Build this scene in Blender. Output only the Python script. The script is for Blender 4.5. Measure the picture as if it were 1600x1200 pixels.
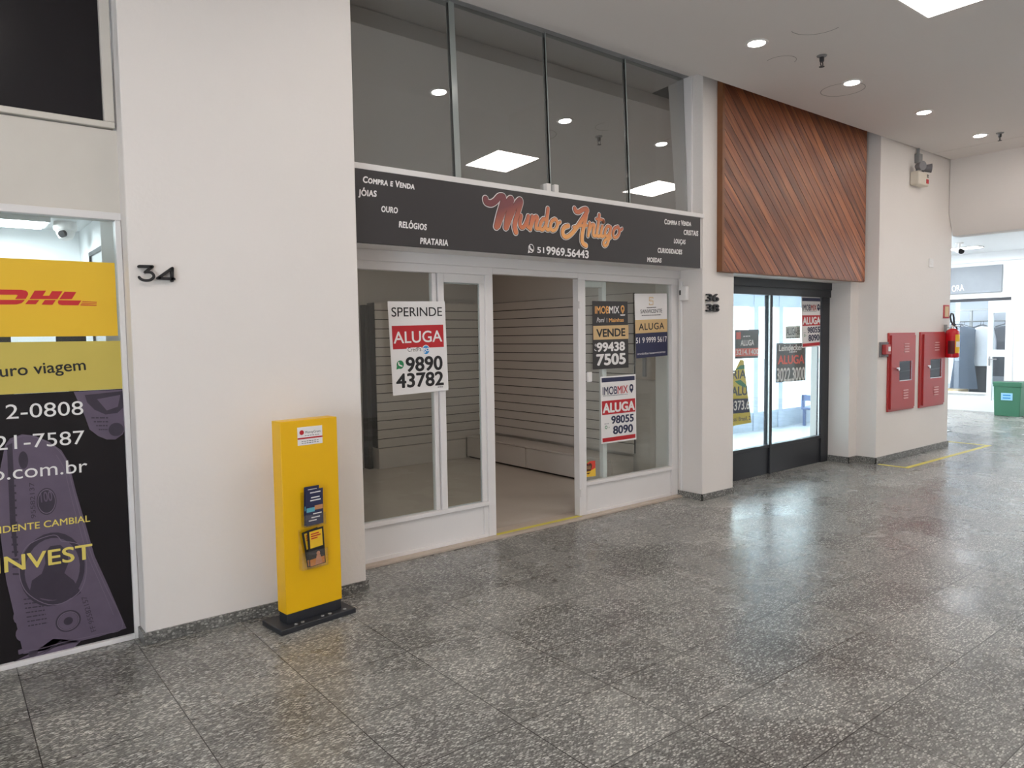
import bpy, bmesh, math, random
from mathutils import Vector, Matrix
random.seed(7)
SC = bpy.context.scene
COL = SC.collection
for _o in list(bpy.data.objects):
    bpy.data.objects.remove(_o)

# ------------------------------------------------------------------ camera
# rows: image right, image down, viewing direction (X runs along the shop fronts, Y into them, Z up)
CR = Vector((0.7835104, -0.6212138, -0.0143129))
CD = Vector((-0.0509828, -0.0413118, -0.9978447))
CF = Vector((0.6192836, 0.7825514, -0.0640395))
FPX = 1141.95
EYE = Vector((0, 0, 1.55))
cam_data = bpy.data.cameras.new('camera')
cam = bpy.data.objects.new('camera', cam_data)
COL.objects.link(cam)
cam_data.sensor_width = 36.0
cam_data.lens = FPX / 1600 * 36.0
cam_data.clip_start = 0.05
M = Matrix((CR, -CD, -CF)).transposed().to_4x4()
M.translation = EYE
cam.matrix_world = M
SC.camera = cam

# ------------------------------------------------------------------ world, exposure, lamps
SC.view_settings.view_transform = 'Standard'
SC.view_settings.look = 'None'
SC.view_settings.gamma = 1
SC.view_settings.exposure = 1.04
SC.cycles.use_denoising = True
SC.cycles.max_bounces = 10
SC.cycles.diffuse_bounces = 5
SC.cycles.glossy_bounces = 5
SC.cycles.transparent_max_bounces = 16
SC.cycles.sample_clamp_indirect = 6
W = bpy.data.worlds.new('daylight')
SC.world = W
W.use_nodes = True
_bg = W.node_tree.nodes['Background']
_bg.inputs[0].default_value = (0.80, 0.90, 1.0, 1)
_bg.inputs[1].default_value = 5.0
PANEL_COL, PANEL_STR = (1.0, 0.92, 0.86), 9.5       # corridor ceiling panels
SPOT_STR = 30.0                                      # corridor downlights
HALL_COL, HALL_STR = (0.92, 0.96, 1.0), 27.0          # added lamps of the hall beyond the beam
def area_light(name, loc, size, power, col, rot=(0, 0, 0)):
    l = bpy.data.lights.new(name, 'AREA')
    l.shape = 'RECTANGLE'; l.size, l.size_y = size; l.energy = power; l.color = col
    o = bpy.data.objects.new(name, l); COL.objects.link(o)
    o.location = loc; o.rotation_euler = rot
    return o

# ------------------------------------------------------------------ materials
def nmat(name):
    m = bpy.data.materials.new(name); m.use_nodes = True
    nt = m.node_tree
    for n in list(nt.nodes): nt.nodes.remove(n)
    out = nt.nodes.new('ShaderNodeOutputMaterial')
    return m, nt, out
def node(nt, kind, **kw):
    n = nt.nodes.new(kind)
    for k, v in kw.items():
        if k.startswith('i_'):
            n.inputs[int(k[2:])].default_value = v
        else: setattr(n, k, v)
    return n
def c4(c): return (c[0], c[1], c[2], 1)
def srgb(r, g, b):
    f = lambda v: (v / 255 / 12.92) if v / 255 <= 0.04045 else ((v / 255 + 0.055) / 1.055) ** 2.4
    return (f(r), f(g), f(b))
def pmat(name, col, rough=0.5, metal=0.0, spec=0.5, noise=0.0, nscale=6.0, bump=0.0, bscale=60.0):
    m, nt, out = nmat(name)
    b = node(nt, 'ShaderNodeBsdfPrincipled')
    b.inputs['Base Color'].default_value = c4(col)
    b.inputs['Roughness'].default_value = rough
    b.inputs['Metallic'].default_value = metal
    b.inputs['Specular IOR Level'].default_value = spec
    nt.links.new(b.outputs[0], out.inputs[0])
    geo = node(nt, 'ShaderNodeNewGeometry')
    if noise:
        n = node(nt, 'ShaderNodeTexNoise'); n.inputs['Scale'].default_value = nscale; n.inputs['Detail'].default_value = 5
        nt.links.new(geo.outputs['Position'], n.inputs['Vector'])
        mx = node(nt, 'ShaderNodeMix', data_type='RGBA')
        mx.inputs[6].default_value = c4([max(0, v * (1 - noise)) for v in col])
        mx.inputs[7].default_value = c4([min(1, v * (1 + noise)) for v in col])
        nt.links.new(n.outputs[0], mx.inputs[0]); nt.links.new(mx.outputs[2], b.inputs['Base Color'])
    if bump:
        n = node(nt, 'ShaderNodeTexNoise'); n.inputs['Scale'].default_value = bscale; n.inputs['Detail'].default_value = 6
        nt.links.new(geo.outputs['Position'], n.inputs['Vector'])
        bp = node(nt, 'ShaderNodeBump'); bp.inputs['Strength'].default_value = bump; bp.inputs['Distance'].default_value = 0.004
        nt.links.new(n.outputs[0], bp.inputs['Height']); nt.links.new(bp.outputs[0], b.inputs['Normal'])
    return m
def emat(name, col, s):
    m, nt, out = nmat(name)
    e = node(nt, 'ShaderNodeEmission'); e.inputs[0].default_value = c4(col); e.inputs[1].default_value = s
    nt.links.new(e.outputs[0], out.inputs[0]); return m
def glassmat(name, tint=(0.93, 0.96, 0.95), base=0.0, ior=1.45, film=None, filmfac=0.0):
    """thin sheet: clear transmission plus a mirror reflection that grows at grazing angles; an optional grey film"""
    m, nt, out = nmat(name)
    t = node(nt, 'ShaderNodeBsdfTransparent'); t.inputs[0].default_value = c4(tint)
    last = t.outputs[0]
    if film:
        d = node(nt, 'ShaderNodeBsdfDiffuse'); d.inputs[0].default_value = c4(film)
        mf = node(nt, 'ShaderNodeMixShader'); mf.inputs[0].default_value = filmfac
        nt.links.new(last, mf.inputs[1]); nt.links.new(d.outputs[0], mf.inputs[2]); last = mf.outputs[0]
    g = node(nt, 'ShaderNodeBsdfGlossy'); g.inputs['Roughness'].default_value = 0.0; g.inputs[0].default_value = (1, 1, 1, 1)
    fr = node(nt, 'ShaderNodeFresnel')
    ge = node(nt, 'ShaderNodeNewGeometry'); ir = node(nt, 'ShaderNodeMapRange'); ir.inputs[3].default_value = ior; ir.inputs[4].default_value = 1 / ior
    nt.links.new(ge.outputs['Backfacing'], ir.inputs[0]); nt.links.new(ir.outputs[0], fr.inputs[0])
    ad = node(nt, 'ShaderNodeMath', operation='ADD', use_clamp=True); ad.inputs[1].default_value = base
    nt.links.new(fr.outputs[0], ad.inputs[0])
    mx = node(nt, 'ShaderNodeMixShader')
    nt.links.new(ad.outputs[0], mx.inputs[0]); nt.links.new(last, mx.inputs[1]); nt.links.new(g.outputs[0], mx.inputs[2])
    nt.links.new(mx.outputs[0], out.inputs[0]); return m

def granite(name, tiles=True, dark=1.0):
    m, nt, out = nmat(name); L = nt.links.new
    geo = node(nt, 'ShaderNodeNewGeometry')
    b = node(nt, 'ShaderNodeBsdfPrincipled'); L(b.outputs[0], out.inputs[0])
    # flecks drawn out along one direction
    mp = node(nt, 'ShaderNodeMapping'); mp.inputs['Rotation'].default_value = (0, 0, math.radians(24)); mp.inputs['Scale'].default_value = (60, 150, 100)
    L(geo.outputs['Position'], mp.inputs[0])
    v = node(nt, 'ShaderNodeTexVoronoi'); v.inputs['Scale'].default_value = 1.0; v.inputs['Randomness'].default_value = 1
    L(mp.outputs[0], v.inputs['Vector'])
    sx = node(nt, 'ShaderNodeSeparateColor'); L(v.outputs['Color'], sx.inputs[0])
    n1 = node(nt, 'ShaderNodeTexNoise'); n1.inputs['Scale'].default_value = 120; n1.inputs['Detail'].default_value = 4; n1.inputs['Roughness'].default_value = 0.65; L(geo.outputs['Position'], n1.inputs['Vector'])
    r1 = node(nt, 'ShaderNodeValToRGB'); e = r1.color_ramp.elements
    e[0].position = 0.34; e[0].color = (0.055 * dark, 0.054 * dark, 0.051 * dark, 1); e[1].position = 0.66; e[1].color = (0.27 * dark, 0.265 * dark, 0.25 * dark, 1)
    L(n1.outputs[0], r1.inputs[0])
    r4 = node(nt, 'ShaderNodeValToRGB'); e = r4.color_ramp.elements          # one grey per fleck
    e[0].position = 0.0; e[0].color = (0.10 * dark, 0.10 * dark, 0.095 * dark, 1); e[1].position = 1.0; e[1].color = (0.62 * dark, 0.61 * dark, 0.57 * dark, 1)
    k = e.new(0.45); k.color = (0.24 * dark, 0.237 * dark, 0.222 * dark, 1); k = e.new(0.7); k.color = (0.40 * dark, 0.395 * dark, 0.37 * dark, 1)
    L(sx.outputs[0], r4.inputs[0])
    nw = node(nt, 'ShaderNodeMath', operation='MULTIPLY_ADD'); nw.inputs[1].default_value = 0.5; L(n1.outputs[0], nw.inputs[0]); L(v.outputs['Distance'], nw.inputs[2])
    mk = node(nt, 'ShaderNodeMapRange'); mk.inputs[1].default_value = 0.72; mk.inputs[2].default_value = 0.86; mk.inputs[3].default_value = 1; mk.inputs[4].default_value = 0; L(nw.outputs[0], mk.inputs[0])
    mx = node(nt, 'ShaderNodeMix', data_type='RGBA'); L(mk.outputs[0], mx.inputs[0]); L(r1.outputs[0], mx.inputs[6]); L(r4.outputs[0], mx.inputs[7])
    # broad cloudy change in the stone plus worn paler patches
    n2 = node(nt, 'ShaderNodeTexNoise'); n2.inputs['Scale'].default_value = 1.7; n2.inputs['Detail'].default_value = 4; n2.inputs['Roughness'].default_value = 0.55; L(geo.outputs['Position'], n2.inputs['Vector'])
    r2 = node(nt, 'ShaderNodeMapRange'); r2.inputs[1].default_value = 0.3; r2.inputs[2].default_value = 0.75; r2.inputs[3].default_value = 0.74; r2.inputs[4].default_value = 1.34; L(n2.outputs[0], r2.inputs[0])
    mul = node(nt, 'ShaderNodeMix', data_type='RGBA', blend_type='MULTIPLY'); mul.inputs[0].default_value = 1
    L(mx.outputs[2], mul.inputs[6]); L(r2.outputs[0], mul.inputs[7])
    n3 = node(nt, 'ShaderNodeTexNoise'); n3.inputs['Scale'].default_value = 3.1; n3.inputs['Detail'].default_value = 8; n3.inputs['Distortion'].default_value = 0.6; L(geo.outputs['Position'], n3.inputs['Vector'])
    r3 = node(nt, 'ShaderNodeMapRange'); r3.inputs[1].default_value = 0.60; r3.inputs[2].default_value = 0.72; r3.inputs[3].default_value = 0; r3.inputs[4].default_value = 0.26; L(n3.outputs[0], r3.inputs[0])
    wp = node(nt, 'ShaderNodeMix', data_type='RGBA'); wp.inputs[7].default_value = (0.40 * dark, 0.395 * dark, 0.365 * dark, 1)
    L(r3.outputs[0], wp.inputs[0]); L(mul.outputs[2], wp.inputs[6])
    col = wp.outputs[2]
    if tiles:
        sp = node(nt, 'ShaderNodeSeparateXYZ'); L(geo.outputs['Position'], sp.inputs[0])
        def cell(o, off, pitch):
            a = node(nt, 'ShaderNodeMath', operation='SUBTRACT'); a.inputs[1].default_value = off; L(o, a.inputs[0])
            d = node(nt, 'ShaderNodeMath', operation='DIVIDE'); d.inputs[1].default_value = pitch; L(a.outputs[0], d.inputs[0])
            fl = node(nt, 'ShaderNodeMath', operation='FLOOR'); L(d.outputs[0], fl.inputs[0])
            fc = node(nt, 'ShaderNodeMath', operation='FRACT'); L(d.outputs[0], fc.inputs[0])
            h = node(nt, 'ShaderNodeMath', operation='SUBTRACT'); h.inputs[1].default_value = 0.5; L(fc.outputs[0], h.inputs[0])
            ab = node(nt, 'ShaderNodeMath', operation='ABSOLUTE'); L(h.outputs[0], ab.inputs[0])
            gt = node(nt, 'ShaderNodeMath', operation='GREATER_THAN'); gt.inputs[1].default_value = 0.5 - 0.0022 / pitch; L(ab.outputs[0], gt.inputs[0])
            return fl.outputs[0], gt.outputs[0]
        fx, jx = cell(sp.outputs[0], 0.24, 0.5105)
        fy, jy = cell(sp.outputs[1], 0.012, 0.4425)
        cv = node(nt, 'ShaderNodeCombineXYZ'); L(fx, cv.inputs[0]); L(fy, cv.inputs[1])
        wn = node(nt, 'ShaderNodeTexWhiteNoise'); L(cv.outputs[0], wn.inputs[0])
        tr = node(nt, 'ShaderNodeMapRange'); tr.inputs[3].default_value = 0.86; tr.inputs[4].default_value = 1.12; L(wn.outputs[0], tr.inputs[0])
        tm = node(nt, 'ShaderNodeMix', data_type='RGBA', blend_type='MULTIPLY'); tm.inputs[0].default_value = 1; L(col, tm.inputs[6]); L(tr.outputs[0], tm.inputs[7])
        jm = node(nt, 'ShaderNodeMath', operation='MAXIMUM'); L(jx, jm.inputs[0]); L(jy, jm.inputs[1])
        jc = node(nt, 'ShaderNodeMix', data_type='RGBA'); jc.inputs[7].default_value = (0.045, 0.042, 0.04, 1); L(jm.outputs[0], jc.inputs[0]); L(tm.outputs[2], jc.inputs[6])
        col = jc.outputs[2]
        rr = node(nt, 'ShaderNodeMapRange'); rr.inputs[1].default_value = 0.3; rr.inputs[2].default_value = 0.7; rr.inputs[3].default_value = 0.20; rr.inputs[4].default_value = 0.34; L(n2.outputs[0], rr.inputs[0])
        L(rr.outputs[0], b.inputs['Roughness'])
        nb = node(nt, 'ShaderNodeTexNoise'); nb.inputs['Scale'].default_value = 7; nb.inputs['Detail'].default_value = 2; L(geo.outputs['Position'], nb.inputs['Vector'])
        bp = node(nt, 'ShaderNodeBump'); bp.inputs['Strength'].default_value = 0.12; bp.inputs['Distance'].default_value = 0.01; L(nb.outputs[0], bp.inputs['Height']); L(bp.outputs[0], b.inputs['Normal'])
        b.inputs['Specular IOR Level'].default_value = 0.5
    else:
        b.inputs['Roughness'].default_value = 0.3
    L(col, b.inputs['Base Color'])
    return m

def wood_planks(name):
    m, nt, out = nmat(name); L = nt.links.new
    geo = node(nt, 'ShaderNodeNewGeometry')
    b = node(nt, 'ShaderNodeBsdfPrincipled'); b.inputs['Roughness'].default_value = 0.38; L(b.outputs[0], out.inputs[0])
    mp = node(nt, 'ShaderNodeMapping'); mp.vector_type = 'POINT'; mp.inputs['Rotation'].default_value = (0, math.radians(-43), 0)
    L(geo.outputs['Position'], mp.inputs[0])
    sp = node(nt, 'ShaderNodeSeparateXYZ'); L(mp.outputs[0], sp.inputs[0])
    d = node(nt, 'ShaderNodeMath', operation='DIVIDE'); d.inputs[1].default_value = 0.098; L(sp.outputs[2], d.inputs[0])
    fl = node(nt, 'ShaderNodeMath', operation='FLOOR'); L(d.outputs[0], fl.inputs[0])
    fc = node(nt, 'ShaderNodeMath', operation='FRACT'); L(d.outputs[0], fc.inputs[0])
    wn = node(nt, 'ShaderNodeTexWhiteNoise', noise_dimensions='1D'); L(fl.outputs[0], wn.inputs['W'])
    cv = node(nt, 'ShaderNodeCombineXYZ')
    sc = node(nt, 'ShaderNodeMath', operation='MULTIPLY'); sc.inputs[1].default_value = 0.9; L(sp.outputs[0], sc.inputs[0])
    z2 = node(nt, 'ShaderNodeMath', operation='MULTIPLY'); z2.inputs[1].default_value = 14; L(sp.outputs[2], z2.inputs[0])
    w2 = node(nt, 'ShaderNodeMath', operation='MULTIPLY'); w2.inputs[1].default_value = 37; L(wn.outputs[0], w2.inputs[0])
    L(sc.outputs[0], cv.inputs[0]); L(z2.outputs[0], cv.inputs[2]); L(w2.outputs[0], cv.inputs[1])
    gn = node(nt, 'ShaderNodeTexNoise'); gn.inputs['Scale'].default_value = 1.6; gn.inputs['Detail'].default_value = 7; gn.inputs['Distortion'].default_value = 0.5; L(cv.outputs[0], gn.inputs['Vector'])
    r = node(nt, 'ShaderNodeValToRGB'); e = r.color_ramp.elements
    e[0].position = 0.28; e[0].color = c4(srgb(96, 52, 34)); e[1].position = 0.75; e[1].color = c4(srgb(186, 118, 74))
    k = e.new(0.5); k.color = c4(srgb(146, 84, 52)); L(gn.outputs[0], r.inputs[0])
    tr = node(nt, 'ShaderNodeMapRange'); tr.inputs[3].default_value = 0.68; tr.inputs[4].default_value = 1.12; L(wn.outputs[0], tr.inputs[0])
    tm = node(nt, 'ShaderNodeMix', data_type='RGBA', blend_type='MULTIPLY'); tm.inputs[0].default_value = 1; L(r.outputs[0], tm.inputs[6]); L(tr.outputs[0], tm.inputs[7])
    h = node(nt, 'ShaderNodeMath', operation='SUBTRACT'); h.inputs[1].default_value = 0.5; L(fc.outputs[0], h.inputs[0])
    ab = node(nt, 'ShaderNodeMath', operation='ABSOLUTE'); L(h.outputs[0], ab.inputs[0])
    gt = node(nt, 'ShaderNodeMapRange'); gt.inputs[1].default_value = 0.45; gt.inputs[2].default_value = 0.49; L(ab.outputs[0], gt.inputs[0])
    gm = node(nt, 'ShaderNodeMix', data_type='RGBA'); gm.inputs[7].default_value = (0.035, 0.014, 0.008, 1); L(gt.outputs[0], gm.inputs[0]); L(tm.outputs[2], gm.inputs[6])
    L(gm.outputs[2], b.inputs['Base Color'])
    bp = node(nt, 'ShaderNodeBump'); bp.inputs['Strength'].default_value = 0.8; bp.inputs['Distance'].default_value = 0.008; bp.invert = True; L(gt.outputs[0], bp.inputs['Height']); L(bp.outputs[0], b.inputs['Normal'])
    return m

def gradient_print(name):
    """print of the big script lettering: wine red at its two ends and top, orange through the middle and low"""
    m, nt, out = nmat(name); L = nt.links.new
    geo = node(nt, 'ShaderNodeNewGeometry'); sp = node(nt, 'ShaderNodeSeparateXYZ'); L(geo.outputs['Position'], sp.inputs[0])
    zz = node(nt, 'ShaderNodeMapRange'); zz.inputs[1].default_value = 2.31; zz.inputs[2].default_value = 2.58; zz.inputs[3].default_value = 0; zz.inputs[4].default_value = 0.75; L(sp.outputs[2], zz.inputs[0])
    xx = node(nt, 'ShaderNodeMath', operation='SUBTRACT'); xx.inputs[1].default_value = 3.95; L(sp.outputs[0], xx.inputs[0])
    ab = node(nt, 'ShaderNodeMath', operation='ABSOLUTE'); L(xx.outputs[0], ab.inputs[0])
    m2 = node(nt, 'ShaderNodeMapRange'); m2.inputs[1].default_value = 0.25; m2.inputs[2].default_value = 0.75; m2.inputs[3].default_value = 0; m2.inputs[4].default_value = 0.6; L(ab.outputs[0], m2.inputs[0])
    ad = node(nt, 'ShaderNodeMath', operation='ADD', use_clamp=True); L(zz.outputs[0], ad.inputs[0]); L(m2.outputs[0], ad.inputs[1])
    r = node(nt, 'ShaderNodeValToRGB'); e = r.color_ramp.elements
    e[0].position = 0.1; e[0].color = c4(srgb(238, 172, 104)); e[1].position = 1; e[1].color = c4(srgb(122, 66, 70))
    k = e.new(0.5); k.color = c4(srgb(205, 118, 84)); L(ad.outputs[0], r.inputs[0])
    b = node(nt, 'ShaderNodeBsdfPrincipled'); b.inputs['Roughness'].default_value = 0.4; L(r.outputs[0], b.inputs['Base Color']); L(b.outputs[0], out.inputs[0])
    return m

MT = {}
def mats():
    g = MT
    g['wall'] = pmat('white_wall_paint', (0.805, 0.76, 0.725), 0.6, noise=0.03, nscale=1.5, bump=0.35, bscale=38)
    g['ceil'] = pmat('ceiling_paint', (0.79, 0.745, 0.715), 0.7, noise=0.02, nscale=1.0)
    g['white_metal'] = pmat('white_enamel', (0.78, 0.755, 0.745), 0.4, noise=0.03, nscale=3)
    g['cream'] = pmat('cream_frame', (0.66, 0.62, 0.56), 0.5, noise=0.04)
    g['hall_white'] = pmat('hall_white', (0.85, 0.87, 0.88), 0.5)
    g['floor'] = granite('granite_tiles')
    g['skirt'] = granite('granite_skirting', tiles=False, dark=0.72)
    g['sill'] = pmat('tan_sill', (0.50, 0.42, 0.35), 0.5, noise=0.15, nscale=20)
    g['black'] = pmat('black_metal', (0.022, 0.024, 0.03), 0.4)
    g['black_panel'] = pmat('black_film', (0.013, 0.011, 0.013), 0.22, spec=0.3)
    g['black_sheet'] = pmat('sign_charcoal', (0.032, 0.029, 0.031), 0.42)
    g['ink'] = pmat('black_ink', (0.012, 0.012, 0.014), 0.5)
    g['white'] = pmat('white_print', (0.83, 0.81, 0.80), 0.5)
    g['yellow'] = pmat('yellow_totem', srgb(238, 184, 4), 0.4, noise=0.02)
    g['yellow_b'] = pmat('yellow_banner', srgb(238, 192, 45), 0.45, noise=0.02)
    g['yellow_m'] = pmat('muted_yellow_film', srgb(204, 184, 88), 0.45, noise=0.02)
    g['yellow_t'] = pmat('yellow_lettering', srgb(226, 206, 104), 0.5)
    g['red_p'] = pmat('red_print', srgb(188, 30, 40), 0.5)
    g['logo_red'] = pmat('courier_red', srgb(204, 40, 46), 0.5)
    g['red_cab'] = pmat('red_enamel', srgb(176, 54, 54), 0.35, noise=0.05, nscale=4)
    g['red_ext'] = pmat('extinguisher_red', srgb(200, 20, 34), 0.25)
    g['navy'] = pmat('navy_print', srgb(40, 44, 78), 0.5)
    g['gold'] = pmat('gold_print', srgb(214, 182, 132), 0.5)
    g['orange_p'] = pmat('orange_print', srgb(236, 176, 104), 0.5)
    g['coral'] = pmat('coral_print', srgb(238, 98, 84), 0.5)
    g['blue_p'] = pmat('blue_print', srgb(48, 140, 206), 0.5)
    g['green_p'] = pmat('green_print', srgb(38, 132, 84), 0.5)
    g['grey_p'] = pmat('grey_print', srgb(120, 118, 122), 0.5)
    g['dark_sheet'] = pmat('charcoal_print', srgb(54, 54, 58), 0.45)
    g['note'] = pmat('banknote_mauve', srgb(98, 86, 104), 0.45, noise=0.14, nscale=16)
    g['note_hi'] = pmat('banknote_pale', srgb(116, 104, 122), 0.45, noise=0.1, nscale=24)
    g['note_dk'] = pmat('banknote_dark', srgb(58, 50, 64), 0.45, noise=0.15, nscale=20)
    g['wood'] = wood_planks('diagonal_wood')
    g['wood_trim'] = pmat('wood_edge', srgb(126, 80, 48), 0.45, noise=0.2, nscale=9)
    g['slat'] = pmat('slat_board', (0.66, 0.60, 0.55), 0.45, noise=0.02)
    g['groove'] = pmat('slat_groove', (0.03, 0.025, 0.022), 0.7)
    g['shop_wall'] = pmat('shop_wall_paint', (0.64, 0.585, 0.535), 0.6)
    g['shop_floor'] = pmat('beige_floor', (0.60, 0.53, 0.46), 0.22, noise=0.05, nscale=2)
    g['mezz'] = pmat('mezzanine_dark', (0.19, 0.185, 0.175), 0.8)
    g['glass'] = glassmat('clear_glass')
    g['glass_up'] = glassmat('grey_mirror_glass', (0.75, 0.78, 0.77), 0.27, 1.45, film=(0.20, 0.195, 0.185), filmfac=0.6)
    g['glass_edge'] = pmat('green_glass_edge', (0.34, 0.37, 0.355), 0.2)
    g['window_film'] = glassmat('window_film', (0.8, 0.82, 0.85), 0.01, 1.12)
    g['acrylic'] = glassmat('clear_acrylic', (0.985, 0.985, 0.98), 0.03)
    g['alu'] = pmat('grey_aluminium', (0.36, 0.36, 0.365), 0.35, metal=0.4)
    g['chrome'] = pmat('bright_metal', (0.75, 0.75, 0.76), 0.22, metal=1)
    g['grey'] = pmat('grey_plastic', (0.28, 0.28, 0.28), 0.5)
    g['ivory'] = pmat('ivory_plastic', (0.70, 0.64, 0.54), 0.45)
    g['plastic_w'] = pmat('white_plastic', (0.80, 0.78, 0.76), 0.4)
    g['tape'] = pmat('yellow_tape', srgb(216, 202, 84), 0.5, noise=0.12, nscale=25)
    g['bin'] = pmat('green_bin', srgb(62, 118, 92), 0.4)
    g['panel'] = emat('ceiling_panel_light', PANEL_COL, PANEL_STR)
    g['spot'] = emat('downlight_lamp', (1, 0.95, 0.9), SPOT_STR)
    g['hall_fill'] = emat('hall_fill_light', HALL_COL, HALL_STR)
    g['led'] = emat('shop_panel_light', (0.86, 0.95, 1), 20)
    g['louvre_pale'] = pmat('louvre_pale', srgb(226, 170, 166), 0.3)
    g['chair_blue'] = pmat('chair_blue', srgb(96, 112, 150), 0.5)
    g['concrete'] = pmat('concrete_sign', srgb(140, 146, 152), 0.6, noise=0.12, nscale=5)
    g['cloth_a'] = pmat('slate_cloth', srgb(66, 76, 92), 0.85, noise=0.12, nscale=14)
    g['cloth_b'] = pmat('charcoal_cloth', srgb(70, 74, 84), 0.85, noise=0.15, nscale=14)
    g['cloth_c'] = pmat('pale_cloth', srgb(196, 198, 206), 0.85, noise=0.1, nscale=14)
    g['cloth_d'] = pmat('black_cloth', srgb(40, 42, 50), 0.85, noise=0.2, nscale=10)
    g['steel_blue'] = pmat('window_post_paint', srgb(190, 198, 214), 0.5)
    g['script'] = gradient_print('script_print')
    g['street'] = pmat('street_paving', (0.62, 0.64, 0.66), 0.6, noise=0.06, nscale=3)
mats()

# ------------------------------------------------------------------ helpers
BASE = {}
class MB:
    def __init__(s): s.v = []; s.f = []; s.m = []; s.sec = []
    def add(s, vs, fs, mi=0):
        o = len(s.v); s.v += [tuple(p) for p in vs]
        for f in fs: s.f.append([o + i for i in f]); s.m.append(mi)
        return s
    def mark(s, kind):
        """start of a new line of print, or of a symbol beside it"""
        if kind == 'emblem' and s.sec and s.sec[-1][1] == 'emblem': return
        s.sec.append((len(s.f), kind))
    def box(s, x0, x1, y0, y1, z0, z1, mi=0):
        vs = [(x, y, z) for z in (z0, z1) for y in (y0, y1) for x in (x0, x1)]
        return s.add(vs, [(0, 2, 3, 1), (4, 5, 7, 6), (0, 1, 5, 4), (2, 6, 7, 3), (0, 4, 6, 2), (1, 3, 7, 5)], mi)
    def prism(s, pts, ext, mi=0):
        n = len(pts); e = Vector(ext); a = [Vector(p) for p in pts]
        vs = a + [p + e for p in a]
        fs = [list(range(n))[::-1], [n + i for i in range(n)]] + [(i, (i + 1) % n, n + (i + 1) % n, n + i) for i in range(n)]
        return s.add(vs, fs, mi)
    def cyl(s, p0, p1, r0, r1=None, n=20, mi=0):
        r1 = r0 if r1 is None else r1
        p0, p1 = Vector(p0), Vector(p1); d = (p1 - p0).normalized()
        u = d.orthogonal().normalized(); w = d.cross(u)
        vs = []
        for p, r in ((p0, r0), (p1, r1)):
            vs += [p + (u * math.cos(t) + w * math.sin(t)) * r for t in (2 * math.pi * k / n for k in range(n))]
        fs = [(i, (i + 1) % n, n + (i + 1) % n, n + i) for i in range(n)] + [list(range(n))[::-1], list(range(n, 2 * n))]
        return s.add(vs, fs, mi)
    def lathe(s, prof, c=(0, 0, 0), n=24, mi=0, sx=1, sy=1):
        vs = []
        for r, z in prof:
            vs += [(c[0] + sx * r * math.cos(2 * math.pi * k / n), c[1] + sy * r * math.sin(2 * math.pi * k / n), c[2] + z) for k in range(n)]
        fs = []
        for j in range(len(prof) - 1):
            fs += [(j * n + i, j * n + (i + 1) % n, (j + 1) * n + (i + 1) % n, (j + 1) * n + i) for i in range(n)]
        fs += [list(range(n))[::-1], [(len(prof) - 1) * n + i for i in range(n)]]
        return s.add(vs, fs, mi)
    def tube(s, pts, r, n=10, mi=0):
        pts = [Vector(p) for p in pts]; up = None; rings = []
        for i, p in enumerate(pts):
            d = (pts[min(i + 1, len(pts) - 1)] - pts[max(i - 1, 0)]).normalized()
            u = d.orthogonal().normalized() if up is None else (up - d * up.dot(d)).normalized()
            up = u; w = d.cross(u)
            rings.append([p + (u * math.cos(2 * math.pi * k / n) + w * math.sin(2 * math.pi * k / n)) * r for k in range(n)])
        vs = [q for rg in rings for q in rg]; fs = []
        for j in range(len(rings) - 1):
            fs += [(j * n + i, j * n + (i + 1) % n, (j + 1) * n + (i + 1) % n, (j + 1) * n + i) for i in range(n)]
        fs += [list(range(n))[::-1], [(len(rings) - 1) * n + i for i in range(n)]]
        return s.add(vs, fs, mi)
    def xf(s, mat, start=0):
        s.v[start:] = [tuple(mat @ Vector(p)) for p in s.v[start:]]; return s
def tag(o, label=None, cat=None, group=None, kind=None):
    if label: o['label'] = label
    if cat: o['category'] = cat
    if group: o['group'] = group
    if kind: o['kind'] = kind
    return o
def build(name, mb, mat, parent=None, bevel=0.0, smooth=True, label=None):
    """link a mesh given in world coordinates as one object (child of parent when given)"""
    if name == 'lettering' and len(mb.sec) > 1:
        o = None
        for i, (a, kind) in enumerate(mb.sec):
            b = mb.sec[i + 1][0] if i + 1 < len(mb.sec) else len(mb.f)
            sub = MB(); mp = {}
            for f in mb.f[a:b]:
                for q in f:
                    if q not in mp: mp[q] = len(sub.v); sub.v.append(mb.v[q])
                sub.f.append([mp[q] for q in f]); sub.m.append(0)
            if sub.f: o = build(kind, sub, mat, parent, bevel, smooth, label if kind == 'lettering' else None)
        return o
    me = bpy.data.meshes.new(name)
    off = Vector(BASE[parent.name]) if parent else Vector((0, 0, 0))
    own = Vector((0, 0, 0))
    if not parent:
        xs = [Vector(p) for p in mb.v]
        lo = Vector([min(p[i] for p in xs) for i in range(3)]); hi = Vector([max(p[i] for p in xs) for i in range(3)])
        own = Vector(((lo.x + hi.x) / 2, (lo.y + hi.y) / 2, lo.z)); off = own
    me.from_pydata([tuple(Vector(p) - off) for p in mb.v], [], mb.f)
    ms = mat if isinstance(mat, (list, tuple)) else [mat]
    for m in ms: me.materials.append(MT[m] if isinstance(m, str) else m)
    for p, i in zip(me.polygons, mb.m): p.material_index = i
    bm = bmesh.new(); bm.from_mesh(me); bmesh.ops.recalc_face_normals(bm, faces=bm.faces[:]); bm.to_mesh(me); bm.free()
    if smooth:
        me.shade_smooth(); me.set_sharp_from_angle(angle=math.radians(35))
    o = bpy.data.objects.new(name, me); COL.objects.link(o)
    if parent: o.parent = parent
    o.location = own
    BASE[o.name] = tuple(off)
    if bevel:
        b = o.modifiers.new('bevel', 'BEVEL'); b.width = bevel; b.segments = 2; b.limit_method = 'ANGLE'
    if label: o['label'] = label
    return o
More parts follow.
